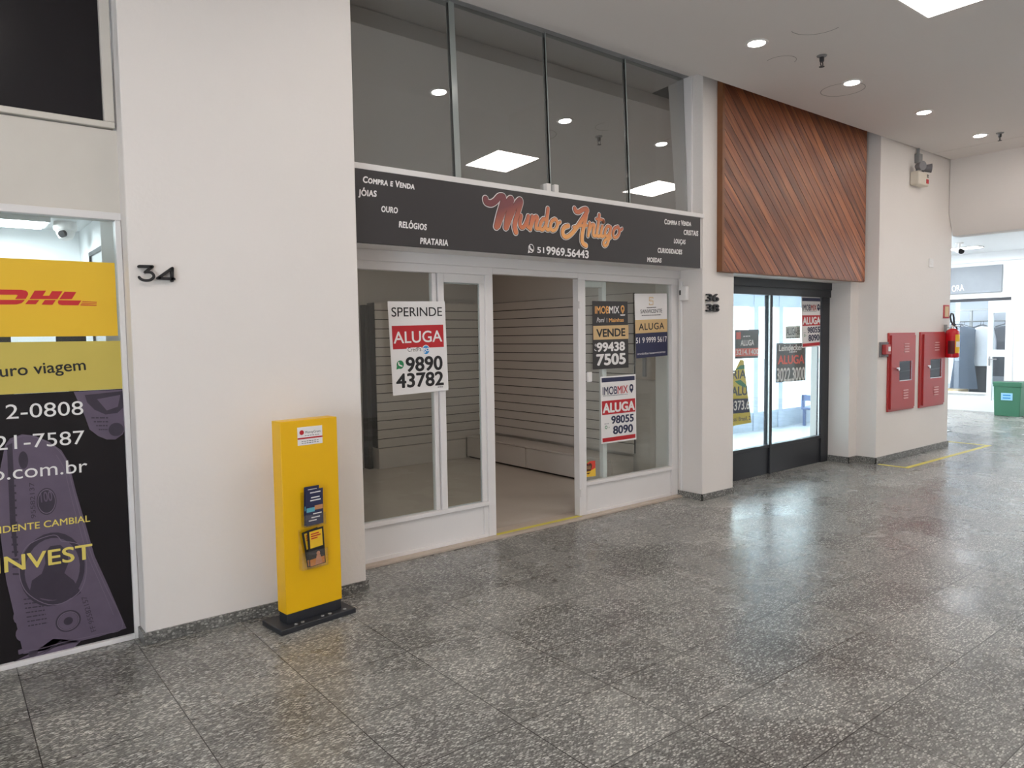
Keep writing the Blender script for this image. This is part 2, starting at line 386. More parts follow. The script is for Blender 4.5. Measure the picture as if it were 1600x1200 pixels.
def thing(name, loc, label, cat, group=None):
    o = bpy.data.objects.new(name, None); COL.objects.link(o); o.location = loc
    o.empty_display_size = 0.1
    BASE[o.name] = tuple(loc)
    return tag(o, label, cat, group)
def struct(name, mb, mat, bevel=0.0, parent=None):
    o = build(name, mb, mat, parent, bevel)
    if not parent: o['kind'] = 'structure'
    return o
def struct_root(name, loc):
    o = bpy.data.objects.new(name, None); COL.objects.link(o); o.location = loc
    BASE[o.name] = tuple(loc); o['kind'] = 'structure'; return o
def dup(root, loc, label=None, group=None):
    r = root.copy(); COL.objects.link(r); r.location = loc
    if label: r['label'] = label
    if group: r['group'] = group
    for ch in list(root.children):
        c = ch.copy(); COL.objects.link(c); c.parent = r
        for g in ch.children:
            d = g.copy(); COL.objects.link(d); d.parent = c
    return r

# measuring: a photograph pixel turned into a point on a wall plane y = c or x = c
def ray(u, v): return CR * ((u - 800) / FPX) + CD * ((v - 600) / FPX) + CF
class Plane:
    def __init__(s, axis, c, ox=0, oy=0, k=1.0): s.a, s.c, s.o, s.k = axis, c, (ox, oy), k
    def crop(s, ox, oy, k): return Plane(s.a, s.c, ox, oy, k)
    def pt(s, u, v, off=0.0):
        d = ray(s.o[0] + u / s.k, s.o[1] + v / s.k)
        p = EYE + d * ((s.c - EYE[s.a]) / d[s.a])
        p[s.a] -= off
        return p
    def n(s): return Vector((0, -1, 0)) if s.a == 1 else Vector((-1, 0, 0))
    def right(s): return Vector((1, 0, 0)) if s.a == 1 else Vector((0, -1, 0))
T0 = 0.0012
def quadm(pl, pts, off=0.0, th=T0, mb=None, mi=0):
    mb = mb or MB(); mb.mark('emblem')
    return mb.prism([pl.pt(u, v, off) for u, v in pts], pl.n() * th, mi)
def disc(pl, c, r, off=0.0, th=T0, mb=None, n=28, hole=0.0, mi=0, ry=None):
    """r in crop pixels measured vertically"""
    mb = mb or MB(); mb.mark('emblem')
    p = pl.pt(c[0], c[1], off); q = pl.pt(c[0], c[1] + r, off); R = (q - p).length
    Rx = R if ry is None else R * ry
    U, Z = pl.right(), Vector((0, 0, 1))
    if hole:
        for k in range(n):
            a, b = 2 * math.pi * k / n, 2 * math.pi * (k + 1) / n
            ring = [p + U * (Rx * f * math.cos(t)) + Z * (R * f * math.sin(t)) for f, t in ((1, a), (1, b), (hole, b), (hole, a))]
            mb.prism(ring, pl.n() * th, mi)
        return mb
    return mb.prism([p + U * (Rx * math.cos(2 * math.pi * k / n)) + Z * (R * math.sin(2 * math.pi * k / n)) for k in range(n)], pl.n() * th, mi)
def text_mesh(s, bold=0.0, shear=0.0, spacing=1.0, caps=False):
    cu = bpy.data.curves.new('t', 'FONT'); cu.body = s; cu.offset = bold; cu.shear = shear; cu.space_character = spacing; cu.resolution_u = 4
    if caps:
        cu.small_caps_scale = 0.8
        for i in range(len(s)): cu.body_format[i].use_small_caps = True
    ob = bpy.data.objects.new('t', cu); COL.objects.link(ob)
    dg = bpy.context.evaluated_depsgraph_get()
    me = bpy.data.meshes.new_from_object(ob.evaluated_get(dg))
    vs = [v.co.copy() for v in me.vertices]; fs = [list(p.vertices) for p in me.polygons]
    bpy.data.objects.remove(ob); bpy.data.curves.remove(cu); bpy.data.meshes.remove(me)
    return vs, fs
_cap = {}
def text(pl, s, p0, p1, h, off=0.002, mb=None, bold=0.0, shear=0.0, spacing=1.0, caps=False, mi=0, th=0.0):
    """lettering on a plane: baseline from p0 to p1, capital height h, all in crop pixels"""
    mb = mb or MB(); mb.mark('lettering')
    marks = [(i, ch) for i, ch in enumerate(s) if ch in 'ÓÇ']
    s = s.replace('Ó', 'O').replace('Ç', 'C')
    wt, bold = bold, (bold if th else 0.0)
    vs, fs = text_mesh(s, bold, shear, spacing, caps)
    for i, ch in marks:                     # accent and cedilla drawn on the plain capital
        a = max([v.x for v in text_mesh(s[:i], bold, shear, spacing, caps)[0]] or [0]); b = max(v.x for v in text_mesh(s[:i + 1], bold, shear, spacing, caps)[0])
        c = (a + b) / 2 + 0.03; n0 = len(vs)
        q = [(c - 0.04, 0.76), (c + 0.05, 0.76), (c + 0.17, 0.93), (c + 0.04, 0.93)] if ch == 'Ó' else [(c - 0.02, 0.02), (c + 0.06, 0.02), (c + 0.04, -0.22), (c - 0.1, -0.22)]
        vs += [Vector((x, y, 0)) for x, y in q]; fs.append([n0, n0 + 1, n0 + 2, n0 + 3])
    if 'H' not in _cap: _cap['H'] = max(v.y for v in text_mesh('H')[0])
    x0, x1 = min(v.x for v in vs), max(v.x for v in vs)
    A, B = pl.pt(*p0, off), pl.pt(*p1, off)
    H = (pl.pt(p0[0], p0[1] - h, off) - A); E = B - A
    Hh = pl.n().cross(E.normalized()) * H.z
    f = lambda v: A + E * ((v.x - x0) / (x1 - x0)) + Hh * (v.y / (_cap['H'] + 2 * bold))
    P = [f(v) for v in vs]
    if th:
        from collections import Counter
        e = Counter()
        for q in fs:
            for i in range(len(q)): e[tuple(sorted((q[i], q[(i + 1) % len(q)])))] += 1
        n = len(P); P2 = [p + pl.n() * th for p in P]
        sides = [(a, b, b + n, a + n) for (a, b), k in e.items() if k == 1]
        mb.add(P + P2, [[i + n for i in q] for q in fs] + [list(q)[::-1] for q in fs] + sides, mi)
    else:
        d = max(0.0, wt)
        ux, uy = E / (x1 - x0), Hh / _cap['H']
        sh = [(0, 0)] if d == 0 else [(-d, 0), (d, 0), (0, -d * 0.8), (0, d * 0.8), (-d * 0.7, -d * 0.6), (d * 0.7, -d * 0.6), (-d * 0.7, d * 0.6), (d * 0.7, d * 0.6)]
        for i, (a, b) in enumerate(sh):     # each overprint a hair above the last
            o = ux * a + uy * b + pl.n() * (4e-5 * i)
            mb.add([p + o for p in P], fs, mi)
    return mb
def smoothline(pts, k=6):
    P = [Vector((a, b)) for a, b in pts]; out = []
    for i in range(len(P) - 1):
        a, b, c, d = P[max(i - 1, 0)], P[i], P[i + 1], P[min(i + 2, len(P) - 1)]
        for j in range(k):
            t = j / k
            out.append(0.5 * ((2 * b) + (c - a) * t + (2 * a - 5 * b + 4 * c - d) * t * t + (3 * b - a - 3 * c + d) * t ** 3))
    out.append(P[-1]); return [(p.x, p.y) for p in out]
def stroke(pl, pts, w, off=0.002, th=T0, mb=None, mi=0, curve=True, taper=None, caps=True):
    """a brush or pen stroke of width w (metres) along crop-pixel points"""
    mb = mb or MB(); mb.mark('emblem')
    sm = curve and len(pts) > 2
    q = smoothline(pts) if sm else pts
    n = pl.n(); m = len(q)
    P = [pl.pt(u, v, off) + n * (1.2e-5 * i if sm else 0) for i, (u, v) in enumerate(q)]
    if sm:
        L_, R_s = [], []
        for i in range(m):
            d = (P[min(i + 1, m - 1)] - P[max(i - 1, 0)]).normalized(); sd = d.cross(n) * (w / 2)
            if i == 0: d0, s0 = d, sd
            L_.append(P[i] + sd); R_s.append(P[i] - sd)
        cap1 = [P[-1] + sd * math.cos(t) + d * (w / 2 * math.sin(t)) for t in (math.pi * k / 8 for k in range(1, 8))]
        cap0 = [P[0] - s0 * math.cos(t) - d0 * (w / 2 * math.sin(t)) for t in (math.pi * k / 8 for k in range(1, 8))]
        for i in range(m - 1): mb.add([p + n * th for p in (L_[i], L_[i + 1], R_s[i + 1], R_s[i])], [(0, 1, 2, 3)], mi)
        mb.add([p + n * th for p in [L_[-1]] + cap1 + [R_s[-1]]], [list(range(9))], mi)
        mb.add([p + n * th for p in [R_s[0]] + cap0 + [L_[0]]], [list(range(9))], mi)
        return mb
    for i in range(m - 1):
        d = (P[i + 1] - P[i])
        if d.length < 1e-7: continue
        sd = d.normalized().cross(n) * (w / 2)
        mb.prism([P[i] + sd, P[i + 1] + sd, P[i + 1] - sd, P[i] - sd], n * th, mi)
    U, Z = pl.right(), Vector((0, 0, 1))
    for i in range(m):
        mb.prism([P[i] + U * (w / 2 * math.cos(t)) + Z * (w / 2 * math.sin(t)) for t in (2 * math.pi * k / 12 for k in range(12))], n * (th - 0.0001), mi)
    return mb
def dashes(pl, p0, p1, h, n, off=0.002, mb=None):
    """a line of print too small to read in the photograph"""
    mb = mb or MB(); mb.mark('lettering'); r = random.Random(n * 7 + int(p0[0])); t = 0.0
    while t < 1:
        w = min(1, t + r.uniform(0.5, 1.4) / n)
        a = (p0[0] + (p1[0] - p0[0]) * t, p0[1] + (p1[1] - p0[1]) * t); b = (p0[0] + (p1[0] - p0[0]) * w, p0[1] + (p1[1] - p0[1]) * w)
        mb.prism([pl.pt(x, y, off) for x, y in ((a[0], a[1] - h), (b[0], b[1] - h), b, a)], pl.n() * 0.0004)
        t = w + 0.25 / n
    return mb
def grid_box(x0, x1, y0, y1, z0, z1): return MB().box(x0, x1, y0, y1, z0, z1)

exec_parts = []
# ------------------------------------------------------------------ the setting
ZC = 3.77
struct('floor', MB().box(-3, 15.75, -4.0, 4.62, -0.12, 0).box(12.4, 15.75, 4.62, 7.2, -0.12, 0), 'floor')
struct('ceiling', MB().box(-3, 9.95, -4.0, 4.01, ZC, ZC + 0.12).box(2.033, 5.557, 3.99, 4.33, 3.90, 4.0).box(9.964, 10.56, -4.0, 4.01, ZC, ZC + 0.12), 'ceil')
struct('wall_front', MB().box(-3, 15.75, -4.15, -4.0, -0.1, 4.5), 'wall')
struct('wall_end', MB().box(-3.15, -3, -4.15, 4.4, 2.2, 4.5).box(-3.15, -3, 0.9, 4.4, -0.1, 2.2).box(-3.15, -3, -4.15, -1.2, -0.1, 2.2), 'wall')  # unseen end wall, its opening shaped to let daylight brighten the corridor
# pillar that carries number 34
struct('wall_pillar_left', MB().box(0.785, 2.033, 4.05, 4.75, 0.0, 4.3), 'wall', 0.006)
struct('baseboard_left', MB().box(0.783, 2.038, 4.036, 4.05, 0.0, 0.064).box(0.772, 0.785, 4.036, 4.20, 0, 0.064).box(2.033, 2.046, 4.036, 4.40, 0, 0.064), 'skirt', 0.002)
# spandrel over the left shop window
struct('wall_left', MB().box(-3, 0.785, 4.175, 4.5, 2.205, 2.615).box(-3, 0.785, 4.20, 4.5, 3.95, 4.3), 'cream')
# pillar that carries 36 / 38
struct('wall_pillar_right', MB().box(5.557, 6.04, 4.19, 4.75, 0.0, 4.3), 'wall', 0.006)
struct('baseboard_middle', MB().box(5.545, 6.043, 4.178, 4.19, 0, 0.062).box(5.545, 5.557, 4.178, 4.5, 0, 0.062), 'skirt', 0.002)
# wall with the hydrant cabinets, its pier and the beam over the hall
struct('wall_right', MB().box(8.62, 10.64, 4.03, 4.75, 0, 4.3), 'wall', 0.004)
struct('wall_pier', MB().box(8.435, 8.622, 4.262, 4.75, 0, 4.3), 'wall', 0.004)
struct('baseboard_right', MB().box(8.607, 10.652, 4.016, 4.03, 0, 0.075).box(8.607, 8.62, 4.016, 4.26, 0, 0.075).box(8.423, 8.607, 4.249, 4.262, 0, 0.075).box(8.423, 8.435, 4.249, 4.53, 0, 0.075).box(10.64, 10.653, 4.016, 4.75, 0, 0.075), 'skirt', 0.002)
bm_ = MB().prism([(10.52, 4.024, 3.07), (10.66, 4.024, 2.80), (10.9, 4.024, 2.80), (10.9, 4.024, 4.3), (10.52, 4.024, 4.3)], (0, -8.0, 0))
struct('trim_1', bm_, 'wall', 0)
# soffit box behind the shop sign
struct('trim_2', MB().box(2.033, 5.557, 4.20, 4.52, 2.15, 2.60).box(2.033, 5.557, 4.44, 4.56, 2.075, 2.15), 'white_metal', 0.003)
# rail on which the upper panes stand, head rail and end stile
struct('trim_3', MB().box(2.033, 5.557, 4.172, 4.50, 2.602, 2.64).box(5.535, 5.557, 4.30, 4.40, 2.64, 4.1), 'white_metal', 0.003)
struct('trim_4', MB().box(2.033, 5.535, 4.33, 4.45, 3.895, 4.1), 'alu', 0.002)
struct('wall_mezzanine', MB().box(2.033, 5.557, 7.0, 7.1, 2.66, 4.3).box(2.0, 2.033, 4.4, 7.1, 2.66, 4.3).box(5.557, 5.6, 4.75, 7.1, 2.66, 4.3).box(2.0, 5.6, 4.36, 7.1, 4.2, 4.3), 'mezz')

# upper panes
root = struct_root('window_1', (3.7, 4.28, 2.64))
TILT, LEAN = 0.014, -0.040      # the panes hang a little out of true
P43 = Plane(1, 4.28)
seams = [2.045, 2.96, 3.835, 4.735, 5.532]
for i in range(4):
    x0, x1 = seams[i] + 0.004, seams[i + 1] - 0.004
    xc = (x0 + x1) / 2
    m = MB().box(x0, x1, 4.356, 4.364, 2.645, 3.90)
    m.xf(Matrix.Translation((xc, 4.36, 3.25)) @ Matrix.Rotation(TILT, 4, 'Z') @ Matrix.Rotation(LEAN, 4, 'X') @ Matrix.Translation((-xc, -4.36, -3.25)))
    build('pane', m, 'glass_up', root)
m = MB()
for x, w in ((2.965, 0.045), (3.835, 0.006), (4.735, 0.007)): m.prism([(x - w / 2, 4.317, 2.645), (x + w / 2, 4.317, 2.645), (x + w / 2, 4.37, 3.90), (x - w / 2, 4.37, 3.90)], (0, 0.006, 0))
build('glass_edge', m, 'glass_edge', root)
for x in (3.795, 3.875): build('glass_clamp', MB().box(x - 0.022, x + 0.022, 4.30, 4.35, 2.64, 2.73), 'plastic_w', root, 0.004)

# ------------------------------------------------------------------ left shop window
P418 = Plane(1, 4.185)
root = struct_root('window_2', (0.2, 4.2, 0))
build('frame', MB().box(-1.5, 0.785, 4.165, 4.23, 2.168, 2.205).box(0.757, 0.783, 4.165, 4.23, 0.0, 2.168).box(-1.5, 0.757, 4.165, 4.23, 0.0, 0.026), 'white_metal', root, 0.003)
build('pane', MB().box(-1.5, 0.757, 4.190, 4.198, 0.026, 2.168), 'glass', root)
root = struct_root('window_3', (0.2, 4.2, 2.62))
build('frame', MB().box(-1.5, 0.775, 4.155, 4.22, 2.622, 2.652).box(0.728, 0.775, 4.155, 4.22, 2.652, 3.95), 'cream', root, 0.004)
build('pane', MB().box(-1.5, 0.728, 4.185, 4.20, 2.652, 3.95), 'black_panel', root)
# inside the left shop
struct('wall_left_shop', MB().box(-1.6, 1.1, 7.0, 7.1, 0, 2.6).box(1.0, 1.1, 4.75, 7.0, 0, 2.6).box(-1.7, -1.6, 4.2, 7.1, 0, 2.6), 'hall_white')
struct('ceiling_left_shop', MB().box(-1.7, 1.1, 4.23, 7.1, 2.47, 2.6), 'hall_white')
struct('floor_left_shop', MB().box(-1.7, 1.1, 4.23, 7.1, -0.1, 0.0), 'shop_floor')
t = thing('ceiling_lamp', (0.5, 6.2, 2.40), 'white rectangular ceiling lamp glowing inside the courier shop at left', 'lamp')
build('housing', MB().box(0.22, 0.72, 6.25, 6.62, 2.425, 2.47), 'plastic_w', t, 0.004)
build('diffuser', MB().box(0.25, 0.69, 6.28, 6.59, 2.415, 2.425), 'led', t)
t = thing('dome_camera', (0.86, 6.6, 2.38), 'white dome security camera on the ceiling of the courier shop at left', 'camera')
build('mount', MB().lathe([(0.075, 0.09), (0.08, 0.06), (0.08, 0.03), (0.07, 0.02)], (0.84, 6.5, 2.38)), 'plastic_w', t)
build('dome', MB().lathe([(0.065, 0.03), (0.062, 0.0), (0.045, -0.035), (0.01, -0.05)], (0.84, 6.5, 2.38)), 'plastic_w', t)
build('lens', MB().cyl((0.82, 6.43, 2.375), (0.80, 6.41, 2.365), 0.026), 'ink', t)
t = thing('wall_mirror', (0.98, 5.8, 2.0), 'black framed mirror on the right wall of the courier shop at left', 'mirror')
build('frame', MB().box(0.975, 0.999, 5.58, 5.61, 1.3, 2.24).box(0.975, 0.999, 6.40, 6.43, 1.3, 2.24).box(0.975, 0.999, 5.58, 6.43, 2.21, 2.24).box(0.975, 0.999, 5.58, 6.43, 1.3, 1.33), 'black', t)
build('mirror_glass', MB().box(0.985, 0.997, 5.61, 6.40, 1.33, 2.21), 'chrome', t)
t = thing('monitor', (0.15, 5.0, 1.2), 'wide black screen behind the yellow banner in the courier shop window', 'monitor')
build('screen', MB().box(-0.5, 0.345, 4.9, 4.94, 1.22, 1.60), 'black', t, 0.004)
build('stand', MB().box(-0.12, 0.0, 4.91, 4.94, 0.95, 1.22).box(-0.22, 0.12, 4.84, 5.02, 0.93, 0.95), 'black', t, 0.003)
tag(build('desk', MB().box(-1.0, 0.45, 4.7, 5.3, 0.88, 0.93).box(-0.98, -0.94, 4.72, 5.28, 0, 0.88).box(0.38, 0.42, 4.72, 5.28, 0, 0.88), 'shop_wall'), 'desk behind the black poster in the courier shop at left', 'desk')
tag(build('card_reader', MB().box(0.60, 0.76, 5.25, 5.29, 1.38, 1.63).box(0.655, 0.705, 5.255, 5.285, 0, 1.38).box(0.56, 0.80, 5.17, 5.37, 0, 0.03), 'black', None, 0.004), 'small dark box right of the wide screen in the courier shop', 'box')

# window films, outer face of the pane at y = 4.19
PF = Plane(1, 4.188)
C1 = PF.crop(0, 300, 3.75)
def sheet_box(x0, x1, z0, z1, y0=4.187, y1=4.1895): return MB().box(x0, x1, y0, y1, z0, z1)
t = thing('window_banner', (0.2, 4.188, 1.585), 'bright yellow courier banner with red lettering on the left shop window', 'banner')
build('sheet', sheet_box(-1.4, 0.749, 1.585, 1.955), 'yellow_b', t)
m = MB()
for poly in ([(-70, 571), (125, 573), (152, 578), (164, 590), (164, 602), (150, 626), (88, 627), (104, 606), (96, 602), (-60, 602)],
             [(-85, 632), (62, 632), (146, 632), (128, 650), (98, 659), (-95, 660)],
             [(203, 578), (270, 578), (250, 608), (288, 608), (304, 581), (366, 582), (336, 628), (173, 627)],
             [(167, 633), (230, 633), (209, 658), (147, 657)], [(262, 633), (326, 633), (307, 661), (243, 660)],
             [(378, 584), (447, 586), (420, 628), (347, 628)], [(343, 634), (476, 636), (458, 664), (362, 663), (344, 658), (338, 646)],
             [(483, 640), (568, 644), (566, 648), (480, 644)], [(478, 650), (567, 654), (566, 657), (476, 654)], [(473, 659), (566, 663), (564, 667), (470, 664)]):
    quadm(C1, poly, 0.0022, 0.0008, m)
build('lettering', m, 'logo_red', t)
t = thing('window_banner', (0.2, 4.188, 1.314), 'dull yellow film band with black lettering under the courier banner', 'banner')
build('sheet', sheet_box(-1.4, 0.757, 1.314, 1.560), 'yellow_m', t)
build('lettering', text(C1, 'Seguro viagem', (-170, 1098), (503, 1042), 68, bold=0.012), 'ink', t)
t = thing('window_poster', (0.2, 4.188, 0.03), 'black window poster with banknotes, phone numbers and yellow lettering', 'poster')
build('sheet', sheet_box(-1.4, 0.757, 0.027, 1.313), 'black_panel', t)
C3 = PF.crop(0, 600, 4)
W6 = PF.crop(0, 600, 2.609)
m = MB()
quadm(W6, [(20, 250), (40, 222), (90, 205), (140, 210), (200, 235), (250, 270), (280, 320), (310, 440), (345, 560), (385, 700), (440, 820), (515, 995), (400, 1030), (260, 1062), (170, 1088), (95, 1100), (60, 950), (25, 800), (0, 600), (-10, 400)], 0.0022, 0.0006, m)
build('banknote', m, 'note', t, label='large mauve banknote curling over the poster')
note = bpy.data.objects[[k for k in BASE if k.startswith('banknote')][-1]]
m = MB(); disc(W6, (215, 755), 150, 0.003, 0.0004, m, ry=0.75); quadm(W6, [(28, 250), (50, 240), (70, 700), (60, 705), (40, 560)], 0.003, 0.0004, m)
disc(W6, (190, 478), 55, 0.003, 0.0004, m, ry=0.62); disc(W6, (278, 965), 44, 0.003, 0.0004, m)
disc(W6, (95, 310), 36, 0.003, 0.0004, m, ry=0.45)
build('engraving', m, 'note_dk', note)
m = MB(); disc(W6, (215, 755), 128, 0.0036, 0.0003, m, ry=0.74); disc(W6, (278, 965), 34, 0.0036, 0.0003, m)
text(W6, '100', (152, 1078), (128, 905), 62, 0.0036, m, bold=0.02)
text(W6, '100', (168, 482), (214, 474), 40, 0.0036, m, bold=0.02)
build('engraving', m, 'note', note)
m = MB()
for pts, w_ in (([(46, 232), (92, 212), (140, 216), (200, 242), (244, 276), (272, 326), (300, 440), (334, 562), (374, 702), (428, 822), (500, 986), (398, 1020), (256, 1052), (172, 1076), (100, 1088)], 0.003), ([(230, 290), (262, 350), (292, 470), (322, 580), (358, 700), (402, 800), (462, 940)], 0.002), ([(250, 640), (330, 660), (352, 755), (320, 850), (215, 900), (110, 850), (78, 755), (110, 660), (215, 615), (250, 640)], 0.004)):
    stroke(W6, pts, w_, 0.0042, 0.0003, m)
disc(W6, (278, 965), 38, 0.0042, 0.0003, m, hole=0.93); disc(W6, (190, 478), 50, 0.0042, 0.0003, m, hole=0.93, ry=0.62)
build('engraving', m, 'note_hi', note)
m = MB()
quadm(W6, [(120, 850), (130, 800), (170, 772), (185, 730), (180, 690), (205, 660), (245, 655), (275, 680), (278, 730), (262, 770), (300, 800), (330, 850), (300, 870), (215, 880), (150, 870)], 0.004, 0.0003, m)
for k in range(7): dashes(W6, (96 + k * 3, 880 + k * 18), (170 + k * 4, 872 + k * 17), 5, 5, 0.004, m)
text(W6, 'FF 95582157', (392, 1004), (352, 862), 18, 0.004, m); text(W6, '95582137', (146, 545), (138, 400), 16, 0.004, m)
disc(W6, (278, 965), 16, 0.004, 0.0003, m)
for k in range(14): quadm(W6, [(36 + k * 1.2, 380 + k * 30), (64 + k, 380 + k * 30), (64 + k, 388 + k * 30), (36 + k * 1.2, 388 + k * 30)], 0.004, 0.0003, m)
build('engraving', m, 'note_dk', note)
m = MB(); quadm(W6, [(300, 32), (506, 22), (513, 175), (500, 205), (470, 226), (435, 226), (400, 212), (365, 185), (345, 130)], 0.0022, 0.0006, m)
n2 = build('banknote', m, 'note', t, label='smaller mauve banknote in the upper corner of the poster')
m = MB(); quadm(W6, [(345, 45), (505, 28), (506, 92), (478, 118), (430, 124), (385, 105), (355, 75)], 0.003, 0.0004, m); disc(W6, (473, 185), 27, 0.003, 0.0004, m)
for k in range(4): dashes(W6, (372 + k * 10, 140 + k * 16), (440, 140 + k * 16), 5, 4, 0.003, m)
build('engraving', m, 'note_dk', n2)
m = MB(); quadm(W6, [(395, 62), (490, 44), (480, 92), (435, 108)], 0.0036, 0.0003, m); build('engraving', m, 'note', n2)
m = MB(); quadm(W6, [(38, 1140), (150, 1085), (215, 1038), (330, 1046), (300, 1075), (130, 1125)], 0.0022, 0.0006, m)
n3 = build('banknote', m, 'note', t, label='folded mauve banknote along the foot of the poster')
m = MB(); disc(W6, (135, 1095), 16, 0.003, 0.0004, m); stroke(W6, [(60, 1130), (180, 1090), (250, 1045)], 0.005, 0.003, 0.0004, m); stroke(W6, [(170, 1105), (240, 1062), (320, 1052)], 0.004, 0.003, 0.0004, m)
build('engraving', m, 'note_dk', n3)
m = MB(); text(C3, '12-0808', (-25, 223), (521, 190), 90, 0.005, m); text(C3, '21-7587', (-30, 415), (529, 372), 88, 0.005, m); text(C3, 'o.com.br', (-56, 607), (546, 548), 88, 0.005, m)
build('lettering', m, 'white', t, label='white phone numbers and web address')
m = MB(); text(C3, 'NDENTE CAMBIAL', (-42, 938), (562, 858), 42, 0.005, m, bold=0.012); text(C3, 'INVEST', (-20, 1184), (576, 1087), 96, 0.005, m, bold=0.015)
build('lettering', m, 'yellow_t', t, label='yellow lettering')

# number 34, cut out letters standing off the wall
PN = Plane(1, 4.045).crop(0, 300, 4)
m = MB(); stroke(PN, [(866, 466), (948, 468), (906, 502)], 0.014, 0.0, 0.02, m, curve=False); stroke(PN, [(906, 502), (940, 506), (956, 528), (938, 550), (905, 555), (878, 548), (864, 535)], 0.014, 0.0, 0.02, m)
tag(build('house_number', m, 'ink'), 'black cut out numeral 3 of the house number 34 on the white pillar', 'numeral', 'numerals of house number 34')
m = MB(); stroke(PN, [(1072, 556), (1072, 478), (984, 540), (1082, 545)], 0.014, 0.0, 0.02, m, curve=False)
tag(build('house_number', m, 'ink'), 'black cut out numeral 4 of the house number 34 on the white pillar', 'numeral', 'numerals of house number 34')
PN2 = Plane(1, 4.186).crop(1080, 420, 3.529)
for s_, lab, p0, p1, h in (('3', 'left numeral of the upper house number 36', (78, 179), (108, 180), 42), ('6', 'right numeral of the upper house number 36', (112, 180), (145, 180), 42),
                           ('3', 'left numeral of the lower house number 38', (78, 236), (108, 237), 42), ('8', 'right numeral of the lower house number 38', (112, 237), (146, 237), 42)):
    tag(build('house_number', text(PN2, s_, p0, p1, h, 0.0, bold=0.012, th=0.02), 'ink', smooth=False), 'black raised ' + s_ + ', ' + lab, 'numeral', 'numerals on the narrow pillar')

# ------------------------------------------------------------------ shop 36: front
def frame_struct(name, loc): return struct_root(name, loc)
root = struct_root('window_4', (2.8, 4.5, 0))
build('frame', MB().box(2.033, 3.36, 4.465, 4.53, 2.018, 2.08).box(3.29, 3.36, 4.465, 4.53, 0.02, 2.018).box(2.033, 3.29, 4.462, 4.53, 0.262, 0.292).box(2.033, 2.18, 4.465, 4.53, 0.02, 2.018), 'white_metal', root, 0.003)
build('kick_panel', MB().box(2.033, 3.29, 4.482, 4.52, 0.035, 0.262).box(2.033, 3.29, 4.470, 4.482, 0.018, 0.045).box(3.25, 3.29, 4.472, 4.482, 0.045, 0.262), 'white_metal', root, 0.002)
build('mullion', MB().box(2.875, 2.925, 4.475, 4.535, 0.292, 2.018).box(2.835, 2.87, 4.49, 4.535, 0.292, 2.018), 'white_metal', root, 0.003)
build('sash', MB().box(2.925, 3.29, 4.478, 4.505, 1.955, 2.018).box(3.245, 3.29, 4.478, 4.505, 0.292, 1.955), 'white_metal', root, 0.003)
build('pane', MB().box(2.18, 2.875, 4.502, 4.508, 0.292, 2.018), 'glass', root)
build('pane', MB().box(2.925, 3.245, 4.49, 4.496, 0.292, 1.955), 'glass', root)
build('glass_edge', MB().box(2.926, 3.244, 4.486, 4.4895, 0.293, 0.300).box(2.926, 3.244, 4.486, 4.4895, 1.945, 1.9545).box(3.234, 3.244, 4.486, 4.4895, 0.3, 1.945), 'glass_edge', root)
root = struct_root('window_5', (4.9, 4.5, 0))
build('frame', MB().box(4.25, 5.556, 4.465, 4.53, 2.018, 2.08).box(4.25, 4.335, 4.465, 4.53, 0.02, 2.018).box(4.335, 5.556, 4.462, 4.53, 0.268, 0.298).box(5.46, 5.556, 4.465, 4.53, 0.02, 2.018), 'white_metal', root, 0.003)
build('kick_panel', MB().box(4.335, 5.46, 4.482, 4.52, 0.035, 0.268).box(4.335, 5.46, 4.470, 4.482, 0.018, 0.045), 'white_metal', root, 0.002)
build('mullion', MB().box(4.585, 4.635, 4.515, 4.56, 0.298, 2.018), 'white_metal', root, 0.003)
build('sash', MB().box(4.335, 4.585, 4.515, 4.545, 1.965, 2.018), 'white_metal', root, 0.003)
build('pane', MB().box(4.335, 5.46, 4.502, 4.508, 0.298, 2.018), 'glass', root)
build('lock_plate', MB().box(4.34, 4.385, 4.44, 4.465, 1.16, 1.245), 'plastic_w', root, 0.005)
build('hinge', MB().cyl((4.262, 4.46, 0.19), (4.262, 4.46, 0.25), 0.012, n=10).cyl((4.262, 4.46, 1.78), (4.262, 4.46, 1.84), 0.012, n=10), 'white_metal', root)
root = struct_root('door_1', (3.8, 4.5, 0))
build('frame', MB().box(3.36, 4.25, 4.465, 4.53, 2.03, 2.08), 'white_metal', root, 0.003)
struct('trim_5', MB().box(2.046, 5.545, 4.405, 4.62, 0.0, 0.018), 'sill', 0.003)
tag(build('threshold_tape', MB().box(3.365, 4.27, 4.455, 4.50, 0.0182, 0.0195), 'tape'), 'worn yellow tape strip across the open doorway threshold', 'tape')
tag(build('cable_conduit', MB().cyl((5.544, 4.42, 0.065), (5.544, 4.42, 2.05), 0.012, n=10), 'white_metal'), 'thin white vertical conduit in the corner beside the shop window', 'conduit')

